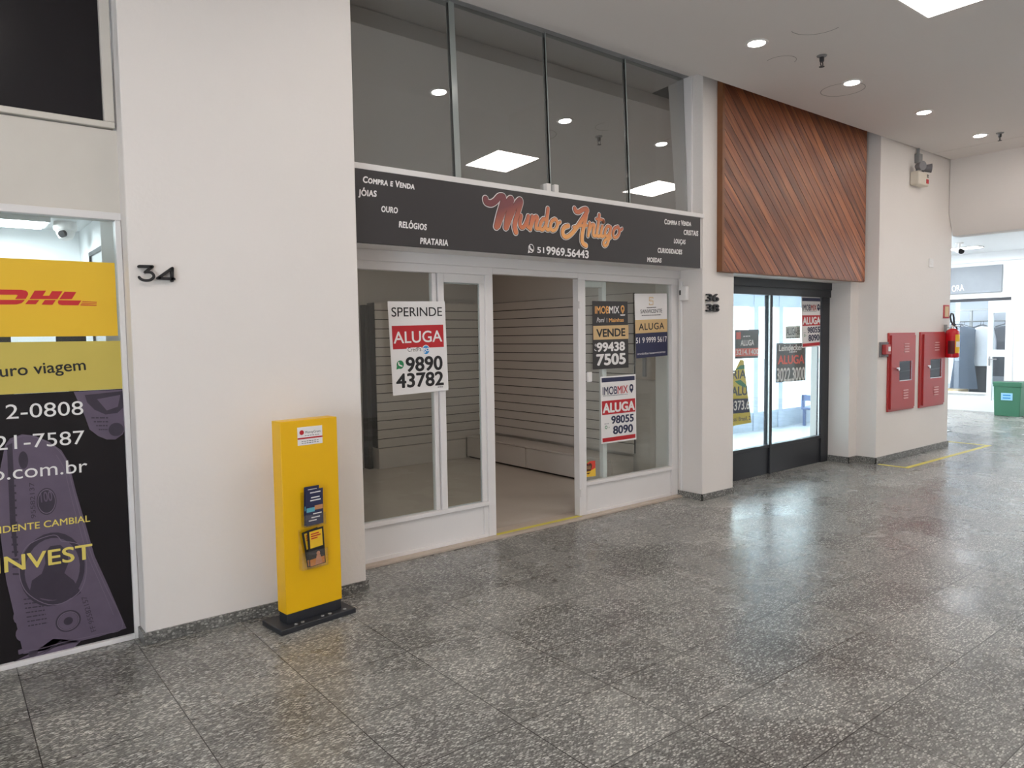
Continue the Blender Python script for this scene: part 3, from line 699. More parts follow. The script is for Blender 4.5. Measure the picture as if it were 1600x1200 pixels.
# shop 36: inside
struct('floor_shop', MB().box(2.0, 5.8, 4.62, 8.1, -0.1, 0.012), 'shop_floor')
area_light('empty_shop_fill', (3.9, 6.2, 2.53), (1.2, 1.2), 3.2, (1.0, 0.90, 0.82))  # fill light added to brighten the shop, which has no lit lamp
struct('ceiling_shop', MB().box(2.0, 5.8, 4.56, 8.1, 2.55, 2.64), 'shop_wall')
struct('wall_shop', MB().box(2.0, 5.8, 7.9, 8.0, 0, 2.6).box(5.69, 5.8, 4.53, 7.95, 0, 2.6).box(2.0, 2.1, 4.53, 7.95, 0, 2.6), 'shop_wall')
def slats(axis, c, a0, a1, z0, z1, pitch, depth):
    m = MB(); z = z0
    def bx(z_0, z_1, d0, d1, mi):
        if axis == 'y': m.box(a0, a1, c + d0, c + d1, z_0, z_1, mi)
        else: m.box(c + d0, c + d1, a0, a1, z_0, z_1, mi)
    bx(z0, z1, 0.012, depth, 1)
    while z < z1 - 0.01:
        bx(z, min(z + pitch - 0.009, z1), 0, 0.013, 0); z += pitch
    return m
tag(build('slat_wall', slats('y', 7.70, 4.07, 5.68, 0.262, 1.975, 0.1085, 0.2), ['slat', 'groove'], smooth=False), 'beige grooved slat wall panel across the back of the empty shop', 'display panel')
tag(build('slat_wall', slats('x', 5.655, 5.13, 7.69, 0.322, 1.985, 0.1042, 0.035), ['slat', 'groove'], smooth=False), 'beige grooved slat wall panel along the right wall, seen through doorway', 'display panel')
tag(build('plinth', MB().box(4.07, 5.32, 7.69, 7.89, 0.012, 0.255), 'slat', None, 0.003), 'low beige plinth under the back slat wall of the empty shop', 'plinth')
for k, (y0, y1, lab) in enumerate(((5.13, 6.494, 'long low beige storage bench nearer the shop front, under right slat wall'), (6.502, 7.69, 'low beige storage bench at the far corner, under right slat wall'))):
    t = thing('storage_bench', (5.5, (y0 + y1) / 2, 0.012), lab, 'bench', 'storage benches under the slat wall')
    build('carcass', MB().box(5.345, 5.655, y0, y1, 0.03, 0.27), 'slat', t, 0.003)
    build('top_board', MB().box(5.32, 5.655, y0 - 0.002, y1 + 0.002, 0.27, 0.29), 'slat', t, 0.003)
    build('front_panel', MB().box(5.33, 5.345, y0 + 0.006, y1 - 0.006, 0.035, 0.266), 'slat', t, 0.002)
    build('foot_rail', MB().box(5.36, 5.64, y0 + 0.01, y1 - 0.01, 0.012, 0.03), 'groove', t)
tag(build('door_jamb', MB().box(3.86, 3.92, 7.82, 7.9, 0.012, 1.95).box(3.98, 4.04, 7.78, 7.9, 0.012, 1.95), 'groove', None, 0.003), 'dark door jamb at the left of the back slat wall', 'door jamb')
t = thing('wall_bracket', (5.66, 4.9, 1.1), 'pale wall box with two dark strips behind the shop glass', 'box')
build('back_plate', MB().box(5.66, 5.69, 4.75, 5.10, 1.10, 1.42), 'sill', t, 0.003)
build('strip', MB().box(5.645, 5.66, 4.955, 4.995, 1.13, 1.42), 'grey', t); build('strip', MB().box(5.645, 5.66, 4.765, 4.80, 1.13, 1.42), 'grey', t)
t = thing('motion_sensor', (5.55, 4.4, 1.865), 'small white sensor box on the pillar side beside the shop window', 'sensor')
build('housing', MB().box(5.515, 5.557, 4.345, 4.425, 1.868, 2.0), 'plastic_w', t, 0.006)
build('lens', MB().box(5.511, 5.516, 4.405, 4.42, 1.92, 1.965), 'ink', t)

# ------------------------------------------------------------------ the shop sign
PS = Plane(1, 4.168)
CS = PS.crop(540, 230, 2.857)
CM = PS.crop(740, 290, 6.154)
t = thing('shop_sign', (3.77, 4.17, 2.148), 'long charcoal shop sign with orange script lettering over the empty shop', 'sign')
build('board', MB().box(2.045, 5.497, 4.169, 4.20, 2.149, 2.602), 'black_sheet', t, 0.002)
m = MB()
for s_, p0, p1, h, cp in (('Compra e Venda', (78, 157), (306, 188), 27, True), ('JÓIAS', (57, 215), (138, 221), 26, False), ('OURO', (160, 288), (232, 295), 25, False), ('RELÓGIOS', (238, 357), (361, 370), 26, False), ('PRATARIA', (333, 431), (456, 440), 26, False),
                          ('Compra e Venda', (1423, 343), (1541, 352), 22, True), ('CRISTAIS', (1509, 390), (1573, 396), 21, False), ('LOUÇAS', (1465, 428), (1516, 433), 19, False), ('CURIOSIDADES', (1393, 470), (1501, 478), 20, False), ('MOEDAS', (1346, 511), (1409, 515), 19, False)):
    text(CS, s_, p0, p1, h, 0.002, m, bold=0.045, shear=0.12, caps=cp, spacing=1.08)
build('lettering', m, 'white', t, label='small white lettering')
m = MB(); text(CM, '51', (612, 645), (676, 649), 54, 0.002, m, bold=0.02); text(CM, '9969.56443', (700, 660), (1103, 698), 74, 0.002, m, bold=0.03)
disc(CM, (552, 604), 42, 0.002, 0.0008, m, hole=0.84, ry=0.86); quadm(CM, [(520, 650), (524, 622), (546, 642)], 0.002, 0.0008, m)
stroke(CM, [(538, 588), (543, 608), (566, 624)], 0.014, 0.0022, 0.0008, m)
build('lettering', m, 'white', t, label='white phone number with handset symbol')
script = [
    ([(112, 130), (122, 160), (165, 172), (205, 150), (240, 112), (268, 105), (285, 118), (272, 180), (240, 290), (216, 395)], 40),
    ([(232, 385), (275, 270), (325, 160), (350, 128), (362, 140), (345, 210), (318, 310), (306, 405)], 36),
    ([(312, 400), (350, 300), (400, 190), (436, 142), (450, 158), (428, 240), (398, 340), (390, 400), (402, 448)], 36),
    ([(452, 292), (440, 360), (452, 402), (480, 395), (508, 340), (522, 295)], 26), ([(522, 295), (508, 370), (520, 402), (540, 395)], 26),
    ([(560, 298), (548, 360), (540, 420)], 26), ([(545, 395), (570, 330), (595, 300), (608, 318), (596, 370), (596, 410), (620, 415)], 26),
    ([(700, 335), (668, 322), (640, 360), (634, 405), (655, 425), (682, 395), (700, 340)], 26), ([(710, 222), (698, 320), (690, 395), (705, 425), (730, 415)], 26),
    ([(775, 325), (745, 345), (732, 395), (750, 432), (782, 420), (800, 375), (790, 335), (775, 325)], 24), ([(795, 345), (812, 362), (828, 350)], 18),
    ([(968, 222), (980, 248), (1010, 254), (1045, 232), (1078, 226), (1088, 246), (1050, 310), (985, 405), (930, 470), (885, 495), (856, 475), (852, 430), (872, 398), (905, 388)], 30),
    ([(1084, 240), (1068, 330), (1046, 430), (1036, 510), (1046, 556), (1076, 578)], 32), ([(958, 402), (1010, 388), (1082, 384)], 22),
    ([(1112, 362), (1104, 420), (1096, 482)], 24), ([(1102, 450), (1125, 395), (1146, 374), (1156, 392), (1146, 440), (1148, 480), (1168, 484)], 24),
    ([(1204, 282), (1192, 380), (1180, 460), (1192, 488), (1212, 480)], 24), ([(1176, 322), (1210, 326), (1244, 334)], 18),
    ([(1232, 392), (1220, 450), (1224, 488), (1246, 486)], 24), ([(1243, 346), (1244, 350)], 26),
    ([(1312, 402), (1286, 392), (1262, 425), (1258, 470), (1278, 486), (1302, 452), (1314, 404)], 22), ([(1314, 404), (1300, 490), (1280, 560), (1256, 580), (1242, 556), (1262, 522), (1310, 500)], 22),
    ([(1384, 398), (1352, 412), (1334, 460), (1346, 498), (1376, 490), (1396, 446), (1384, 398)], 22), ([(1392, 412), (1410, 428), (1424, 414)], 16)]
pxm = (PS.pt(870, 360) - PS.pt(871, 360)).length / 6.154
shade = pmat('script_shade', srgb(96, 50, 42), 0.5)
for word, part in (('Mundo', script[:11]), ('Antigo', script[11:])):
    m1, m2, m3 = MB(), MB(), MB()
    for i, (pts, w) in enumerate(part):
        stroke(CM, pts, (w + 16) * pxm, 0.0010 + i * 0.00016, 0.0003, m1)
        stroke(CM, pts, (w + 5) * pxm, 0.0040 + i * 0.00016, 0.0003, m2)
        stroke(CM, pts, w * pxm, 0.0070 + i * 0.00016, 0.0003, m3)
    for m_, mt_, lb in ((m1, 'white', 'white outline of the script word '), (m2, shade, 'brown inner outline of the script word '), (m3, 'script', 'orange and wine red script word ')):
        m_.sec = []
        build('script_lettering', m_, mt_, t, label=lb + word)

# ------------------------------------------------------------------ rental notices on shop 36
def phone_icon(pl, c, r, off, mb):
    return stroke(pl, [(c[0] - r * 0.42, c[1] - r * 0.45), (c[0] - r * 0.3, c[1] + r * 0.12), (c[0] + r * 0.45, c[1] + r * 0.45)], (pl.pt(*c) - pl.pt(c[0], c[1] + r)).length * 0.38, off, 0.0005, mb)
def pin_icon(pl, c, r, off, mb):
    disc(pl, c, r, off, 0.0005, mb, hole=0.45, ry=0.85)
    return quadm(pl, [(c[0] - r * 0.6, c[1] + r * 0.55), (c[0] + r * 0.62, c[1] + r * 0.5), (c[0] + r * 0.05, c[1] + r * 1.75)], off, 0.0005, mb)
PA = Plane(1, 4.463)
A = PA.crop(590, 460, 7.0588)
t = thing('rental_notice', (2.78, 4.462, 1.1), 'large white notice with a red band, taped over the left window mullion', 'notice')
build('sheet', quadm(A, [(107, 76), (738, 76), (780, 1055), (170, 1117)], 0, 0.0025), 'white', t)
build('band', quadm(A, [(152, 348), (720, 334), (728, 578), (168, 607)], 0.003, 0.0006), 'red_p', t)
m = MB(); text(A, 'SPERINDE', (152, 245), (708, 237), 100, 0.004, m, bold=0.006); text(A, '9890', (316, 851), (710, 826), 152, 0.004, m, bold=0.03); text(A, '43782', (210, 1032), (722, 995), 150, 0.004, m, bold=0.03)
text(A, 'CredPa', (330, 633), (480, 624), 46, 0.0046, m); dashes(A, (660, 1026), (720, 1022), 8, 4, 0.004, m)
build('lettering', m, 'ink', t, label='black lettering and phone number')
m = MB(); text(A, 'ALUGA', (176, 541), (708, 518), 126, 0.0042, m, bold=0.012); quadm(A, [(318, 590), (480, 580), (486, 636), (322, 645)], 0.0037, 0.0005, m); disc(A, (530, 612), 56, 0.0037, 0.0005, m, ry=0.9)
build('lettering', m, 'white', t, label='white lettering on the red band')
m = MB(); disc(A, (530, 612), 47, 0.0046, 0.0005, m, ry=0.9); k = build('emblem', m, 'blue_p', t)
build('lettering', text(A, 'go', (493, 628), (566, 624), 52, 0.0054, bold=0.02), 'white', k)
m = MB(); disc(A, (247, 775), 47, 0.004, 0.0005, m, ry=0.95); quadm(A, [(205, 828), (212, 790), (240, 818)], 0.004, 0.0005, m); k = build('emblem', m, 'green_p', t)
build('handset', phone_icon(A, (246, 772), 42, 0.0048, MB()), 'white', k)

PB = Plane(1, 4.496)
B = PB.crop(910, 455, 8)
t = thing('sale_notice', (4.5, 4.495, 1.15), 'black and gold notice with phone number on the right shop window', 'notice')
build('sheet', quadm(B, [(122, 122), (562, 128), (575, 955), (130, 980)], 0, 0.0025), 'black_sheet', t)
build('band', quadm(B, [(131, 434), (572, 422), (574, 595), (134, 608)], 0.003, 0.0006), 'gold', t)
m = MB(); text(B, 'VENDE', (175, 574), (530, 557), 96, 0.004, m, bold=0.03); build('lettering', m, 'ink', t, label='black lettering on gold band')
m = MB(); text(B, 'IMOB', (155, 280), (330, 278), 90, 0.004, m, bold=0.02); text(B, 'Mainhas', (330, 386), (512, 380), 46, 0.004, m, bold=0.02); pin_icon(B, (498, 215), 40, 0.004, m); build('lettering', m, 'orange_p', t, label='gold lettering and pin symbol')
m = MB(); text(B, 'MIX', (333, 277), (456, 273), 86, 0.004, m, bold=0.02); text(B, '99438', (180, 756), (523, 736), 106, 0.004, m, bold=0.04); text(B, '7505', (178, 926), (532, 904), 132, 0.004, m, bold=0.04)
text(B, 'Pomi', (175, 390), (274, 386), 58, 0.004, m, shear=0.3, bold=-0.008); quadm(B, [(300, 335), (304, 335), (305, 390), (301, 390)], 0.004, 0.0005, m)
disc(B, (160, 675), 16, 0.004, 0.0005, m, hole=0.6, ry=0.7); phone_icon(B, (160, 735), 24, 0.004, m); quadm(B, [(466, 292), (532, 290), (525, 306), (475, 308)], 0.004, 0.0005, m)
build('lettering', m, 'white', t, label='white lettering and phone number')

t = thing('rental_notice', (5.1, 4.495, 1.2), 'white, tan and navy notice near the right edge of the shop window', 'notice')
build('sheet', quadm(B, [(648, 30), (1053, 28), (1060, 803), (670, 840)], 0, 0.0025), 'white', t)
build('band', quadm(B, [(655, 361), (1056, 345), (1058, 507), (659, 530)], 0.003, 0.0006), 'gold', t, label='tan band')
build('band', quadm(B, [(659, 530), (1058, 507), (1060, 803), (670, 840)], 0.003, 0.0006), 'navy', t, label='navy band')
m = MB(); text(B, 'SANVICENTE', (722, 278), (992, 266), 47, 0.004, m); text(B, 'ALUGA', (702, 488), (1018, 471), 82, 0.004, m, bold=0.012, spacing=1.1); dashes(B, (738, 308), (975, 299), 9, 16, 0.004, m); dashes(B, (800, 211), (916, 206), 9, 9, 0.004, m)
build('lettering', m, 'ink', t, label='dark lettering')
m = MB(); text(B, '51 9 9999 5617', (667, 651), (1051, 629), 68, 0.004, m, bold=0.012); text(B, 'imobiliariasanvicente', (683, 799), (1033, 768), 27, 0.004, m); build('lettering', m, 'white', t, label='white phone number and web name')
m = MB(); stroke(B, [(878, 92), (878, 78), (832, 78), (832, 120), (878, 122), (878, 168), (832, 170), (832, 152)], 0.007, 0.004, 0.0005, m, curve=False); stroke(B, [(866, 98), (846, 98), (846, 112)], 0.003, 0.004, 0.0005, m, curve=False); build('emblem', m, 'gold', t)

D = PB.crop(890, 570, 6.315)
def imob_white(pl, t, off, R):
    """R maps crop pixels of the white, navy and red agency notice"""
    f = lambda *ps: [R(*p) for p in ps]
    build('sheet', quadm(pl, f((302, 118), (650, 92), (657, 735), (313, 782)), off, 0.0025), 'white', t)
    build('band', quadm(pl, f((313, 132), (638, 108), (639, 150), (315, 175)), off + 0.003, 0.0006), 'navy', t, label='navy band')
    build('band', quadm(pl, f((316, 360), (643, 329), (646, 460), (319, 497)), off + 0.003, 0.0006), 'red_p', t, label='red band')
    build('band', quadm(pl, f((322, 727), (646, 681), (646, 720), (324, 766)), off + 0.003, 0.0006), 'red_p', t, label='red foot band')
    o = off + 0.004; hs = R(0, 1)[1] - R(0, 0)[1]
    m = MB(); text(pl, 'IMOB', R(324, 299), R(466, 285), 76 * hs, o, m, bold=0.015); text(pl, '98055', R(411, 581), R(627, 555), 72 * hs, o, m, bold=0.035); text(pl, '8090', R(429, 683), R(619, 660), 76 * hs, o, m, bold=0.035)
    pin_icon(pl, R(606, 222), 33 * hs, o, m); dashes(pl, R(328, 311), R(572, 290), 4 * hs, 20, o, m); dashes(pl, R(340, 586), R(382, 581), 4 * hs, 3, o, m)
    build('lettering', m, 'navy', t, label='navy lettering and phone number')
    build('lettering', text(pl, 'MIX', R(471, 285), R(570, 275), 74 * hs, o, bold=0.015), 'red_p', t, label='red lettering')
    build('lettering', text(pl, 'ALUGA', R(328, 474), R(637, 442), 88 * hs, o, bold=0.045), 'white', t, label='white lettering on the red band')
    m = disc(pl, R(358, 617), 17 * hs, o, 0.0005, hole=0.6); disc(pl, R(386, 618), 5 * hs, o, 0.0005, m, n=10); build('emblem', m, 'green_p', t)
t = thing('rental_notice', (4.6, 4.495, 0.6), 'white notice with navy and red bands, below the black and gold notice', 'notice')
imob_white(D, t, 0, lambda u, v: (u, v))

t = thing('window_sticker', (4.4, 4.495, 0.32), 'square green, red and yellow sticker with brown heart at window corner', 'sticker')
build('sheet', quadm(D, [(106, 962), (252, 945), (256, 1098), (110, 1112)], 0, 0.001), pmat('sticker_red', srgb(216, 70, 54), 0.5), t)
build('patch', quadm(D, [(106, 962), (200, 951), (107, 1020)], 0.0014, 0.0004), pmat('sticker_green', srgb(126, 168, 84), 0.5), t, label='green corner')
build('patch', quadm(D, [(109, 1072), (150, 1050), (215, 1040), (255, 1015), (256, 1098), (110, 1112)], 0.0014, 0.0004), pmat('sticker_yellow', srgb(238, 196, 66), 0.5), t, label='yellow lower half')
m = MB(); quadm(D, [(140, 1000), (150, 978), (168, 972), (182, 984), (198, 968), (214, 974), (220, 996), (212, 1030), (205, 1048), (152, 1056), (146, 1030)], 0.002, 0.0004, m); quadm(D, [(160, 1068), (205, 1063), (182, 1082)], 0.002, 0.0004, m)
k = build('heart', m, pmat('sticker_brown', srgb(84, 42, 26), 0.5), t)
m = MB()
for j in range(3): dashes(D, (158, 1006 + 12 * j), (206, 1001 + 12 * j), 4, 5, 0.0026, m)
build('lettering', m, 'gold', k)

# ------------------------------------------------------------------ wood panel
t = thing('wood_panel', (7.1, 4.15, 2.13), 'large panel of dark diagonal wood boards above the black glass shop front', 'wood panel')
build('boards', MB().box(5.80, 8.50, 4.135, 4.188, 2.135, 3.90), 'wood', t)
build('edge_trim', MB().box(5.765, 5.80, 4.128, 4.188, 2.128, 3.905).box(5.80, 8.50, 4.14, 4.188, 2.125, 2.135), 'wood_trim', t, 0.002)
struct('wall_over_shop', MB().box(6.04, 8.435, 4.20, 4.56, 2.135, 4.3), 'wall')

# ------------------------------------------------------------------ shop 38: black front
root = struct_root('window_6', (7.3, 4.53, 0))
build('frame', MB().box(6.04, 8.435, 4.50, 4.58, 1.965, 2.05).box(8.27, 8.435, 4.515, 4.58, 0.0, 1.965).box(6.04, 6.16, 4.515, 4.58, 0.0, 1.965).box(6.16, 8.27, 4.515, 4.58, 0.29, 0.325), 'black', root, 0.003)
build('header', MB().box(6.04, 8.435, 4.49, 4.58, 2.05, 2.135), 'black', root, 0.003)
build('kick_panel', MB().box(6.16, 7.185, 4.53, 4.57, 0.0, 0.29), 'black', root, 0.003)
build('kick_panel', MB().box(7.215, 8.27, 4.53, 4.57, 0.0, 0.29), 'black', root, 0.003)
build('mullion', MB().box(7.18, 7.22, 4.51, 4.59, 0.0, 1.965), 'black', root, 0.003)
build('pane', MB().box(6.16, 7.18, 4.545, 4.551, 0.325, 1.965), 'glass', root)
build('pane', MB().box(7.22, 8.27, 4.545, 4.551, 0.325, 1.965), 'glass', root)
build('glazing_bead', MB().box(8.245, 8.27, 4.53, 4.5445, 0.325, 1.965).box(7.165, 7.18, 4.515, 4.5295, 0.325, 1.965), 'chrome', root)
# shop 38: inside, and the daylit street front at its back
struct('floor_glass_shop', MB().box(6.1, 12.35, 4.58, 6.8, -0.1, 0.0), pmat('pale_floor', (0.72, 0.73, 0.75), 0.25))
struct('ceiling_glass_shop', MB().box(6.0, 8.62, 4.56, 7.0, 2.3, 2.4).box(8.62, 12.4, 4.76, 7.0, 2.3, 2.4), 'hall_white')
struct('wall_glass_shop', MB().box(6.0, 6.1, 4.75, 7.0, 0, 2.4).box(12.3, 12.4, 4.84, 7.0, 0, 2.4).box(8.62, 12.3, 4.76, 4.84, 0, 2.4), 'hall_white')
root = struct_root('window_7', (9.5, 6.75, 0))
build('frame', MB().box(6.1, 12.3, 6.72, 6.80, 1.98, 2.30).box(6.1, 12.3, 6.72, 6.80, 0.25, 0.29), 'steel_blue', root)
build('kick_panel', MB().box(6.1, 12.3, 6.73, 6.79, 0, 0.25), pmat('kick_grey', srgb(186, 194, 206), 0.5, noise=0.15, nscale=8), root)
for x in (7.6, 9.15, 10.22, 10.93, 12.18): build('mullion', MB().box(x, x + 0.12, 6.71, 6.81, 0, 2.3), 'steel_blue', root)
build('pane', MB().box(6.1, 12.3, 6.755, 6.761, 0.29, 1.98), 'glass', root)
struct('floor_street', MB().box(-10, 40, 6.85, 40, -0.12, -0.01), 'street')
t = thing('side_chair', (11.55, 6.37, 0), 'low blue grey chair standing by the street window of the glass shop', 'chair')
for dx in (0, 0.30):
    for dy in (0, 0.30): build('leg', MB().box(11.38 + dx, 11.42 + dx, 6.2 + dy, 6.24 + dy, 0.0, 0.27), 'chair_blue', t)
build('seat', MB().box(11.36, 11.74, 6.18, 6.56, 0.27, 0.31), 'chair_blue', t, 0.01)
build('backrest', MB().box(11.36, 11.40, 6.18, 6.23, 0.31, 0.52).box(11.36, 11.40, 6.51, 6.56, 0.31, 0.52).box(11.36, 11.40, 6.2, 6.54, 0.42, 0.52), 'chair_blue', t, 0.006)

# notices in the black shop front
PC = Plane(1, 4.541)
E1 = PC.crop(1080, 420, 3.529)
t = thing('rental_notice', (8.05, 4.54, 1.4), 'white notice with navy and red bands, top right of black shop front', 'notice')
# same notice as on shop 36: its corners here
def RW(u, v):
    x = (u - 302) / 348.0; y0 = 118 + (92 - 118) * x; y1 = 782 + (735 - 782) * (u - 313) / 344.0
    y = (v - y0) / (y1 - y0)
    ux = 607 + (713 - 607) * x
    vy = (153 + 3 * x) + ((437 + (427 - 437) * x) - (153 + 3 * x)) * y
    return (ux, vy)
imob_white(E1, t, 0, RW)
PD = Plane(1, 4.5555)
E2 = PD.crop(1080, 420, 3.529)
t = thing('rental_notice', (6.8, 4.6, 1.4), 'dark notice with coral bands in the left pane of black front', 'notice')
build('sheet', quadm(E2, [(240, 337), (374, 335), (368, 490), (240, 497)], 0, 0.003), 'dark_sheet', t)
m = quadm(E2, [(242, 440), (370, 436), (369, 478), (242, 484)], 0.0034, 0.0006); quadm(E2, [(247, 350), (272, 349), (272, 388), (247, 389)], 0.0034, 0.0006, m); build('band', m, 'coral', t)
m = MB(); text(E2, 'ALUGA', (271, 424), (344, 421), 30, 0.0044, m, bold=0.03); text(E2, '3214.1400', (247, 474), (369, 470), 28, 0.0046, m, bold=0.02); dashes(E2, (285, 376), (325, 374), 6, 4, 0.0044, m); build('lettering', m, 'white', t)
t = thing('rental_notice', (7.85, 4.6, 1.3), 'dark notice with coral lettering and white phone number on right pane', 'notice')
build('sheet', quadm(E2, [(470, 410), (630, 408), (628, 615), (466, 628)], 0, 0.003), 'dark_sheet', t)
m = MB(); text(E2, 'Leindecker', (482, 453), (612, 447), 32, 0.0044, m, bold=0.03, shear=0.08); text(E2, '3022.3000', (470, 622), (624, 612), 72, 0.0044, m, bold=0.02); dashes(E2, (540, 462), (580, 460), 6, 4, 0.0044, m); build('lettering', m, 'white', t, label='white lettering and phone number')
build('lettering', text(E2, 'ALUGA', (477, 526), (620, 520), 46, 0.0044, bold=0.03), 'coral', t, label='coral lettering')
t = thing('rental_notice', (7.75, 4.6, 1.5), 'small pale notice above the dark coral notice on right pane', 'notice')
build('sheet', quadm(E2, [(519, 318), (600, 312), (601, 384), (520, 386)], 0, 0.003), pmat('pale_grey_card', srgb(206, 204, 198), 0.5), t)
m = text(E2, 'ALUGA-SE', (525, 366), (595, 362), 40, 0.004, bold=0.02); dashes(E2, (524, 382), (590, 380), 5, 6, 0.004, m); build('lettering', m, 'ink', t)
PY = Plane(1, 4.5565)
E3 = PY.crop(1080, 420, 3.529)
t = thing('rental_notice', (6.5, 4.556, 0.6), 'tapering yellow and navy notice taped low behind the left pane', 'notice')
build('sheet', quadm(E3, [(270, 500), (288, 505), (330, 848), (150, 880), (180, 690)], 0, 0.004), pmat('notice_yellow', srgb(232, 206, 70), 0.5), t)
build('band', quadm(E3, [(162, 720), (310, 714), (320, 790), (156, 806)], 0.0045, 0.0006), 'navy', t)
m = quadm(E3, [(240, 556), (270, 532), (293, 530), (294, 552)], 0.0045, 0.0006); quadm(E3, [(238, 620), (270, 612), (300, 640), (298, 656), (262, 640)], 0.0045, 0.0006, m); build('patch', m, 'green_p', t)
m = MB(); text(E3, 'RIA', (226, 608), (298, 602), 46, 0.0052, m, bold=0.02); text(E3, 'ALU', (221, 700), (306, 694), 48, 0.0052, m, bold=0.03); text(E3, 'assi Brasil, 2', (222, 842), (324, 832), 22, 0.0052, m, bold=0.01); build('lettering', m, 'dark_sheet', t, label='dark lettering')
build('lettering', text(E3, '3373.6', (215, 782), (318, 772), 50, 0.0056, bold=0.02), 'white', t, label='white phone number')

# ------------------------------------------------------------------ yellow totem and leaflets
TC = Vector((1.575, 3.815, 0)); TR = math.radians(6.5)
TM = Matrix.Translation(TC) @ Matrix.Rotation(TR, 4, 'Z')
t = thing('advertising_totem', (1.575, 3.815, 0), 'tall yellow advertising totem on a black base beside the white pillar', 'totem')
def tl(m): return m.xf(TM)
build('base', tl(MB().box(-0.228, 0.228, -0.095, 0.125, 0.0, 0.03)), 'black', t, 0.004)
build('plinth', tl(MB().box(-0.166, 0.166, -0.04, 0.045, 0.03, 0.085)), 'black', t, 0.002)
build('body', tl(MB().box(-0.17, 0.17, -0.045, 0.05, 0.085, 1.122)), 'yellow', t, 0.003)
m = MB()
for x in (-0.13, -0.09, 0.03, 0.075, 0.17): m.cyl((x, -0.068, 0.03), (x, -0.068, 0.033), 0.010, n=12)
build('bolt', tl(m), 'grey', t)
def tq(x0, x1, z0, z1, d0, d1): return MB().box(x0, x1, -0.045 - d1, -0.045 - d0, z0, z1)
k = build('notice_label', tl(tq(-0.073, 0.076, 0.985, 1.083, 0.0002, 0.0014)), 'white', t)
build('stripe', tl(tq(-0.073, 0.076, 1.018, 1.026, 0.0015, 0.002)), 'red_p', k)
m = MB(); m.cyl((-0.048, -0.0466, 1.054), (-0.048, -0.0474, 1.054), 0.013, n=20); build('emblem', tl(m), 'red_p', k)
vs, fs = text_mesh('MoneyGram', 0.0); w = max(v.x for v in vs)
m = MB().add([(-0.028 + v.x / w * 0.092, -0.0468, 1.047 + v.y * 0.019) for v in vs], fs)
for j in range(2):
    for q in range(7): m.box(-0.05 + q * 0.015, -0.05 + q * 0.015 + 0.011, -0.0472, -0.0466, 1.004 - j * 0.01, 1.007 - j * 0.01)
for q in range(6): m.box(-0.03 + q * 0.015, -0.03 + q * 0.015 + 0.011, -0.0472, -0.0466, 1.034, 1.0365)
build('lettering', tl(m), 'ink', k)
def pocket(z0, z1, x0, x1):
    m = MB()
    m.box(x0, x1, -0.048, -0.0455, z0, z1 + 0.12); m.box(x0, x1, -0.081, -0.079, z0, z1)
    m.box(x0, x0 + 0.002, -0.079, -0.048, z0, z1); m.box(x1 - 0.002, x1, -0.079, -0.048, z0, z1); m.box(x0, x1, -0.081, -0.048, z0 - 0.003, z0)
    return tl(m)
build('leaflet_holder', pocket(0.545, 0.61, -0.068, 0.062), 'acrylic', t, label='upper clear leaflet pocket')
build('leaflet_holder', pocket(0.315, 0.41, -0.088, 0.068), 'acrylic', t, label='lower clear leaflet pocket')
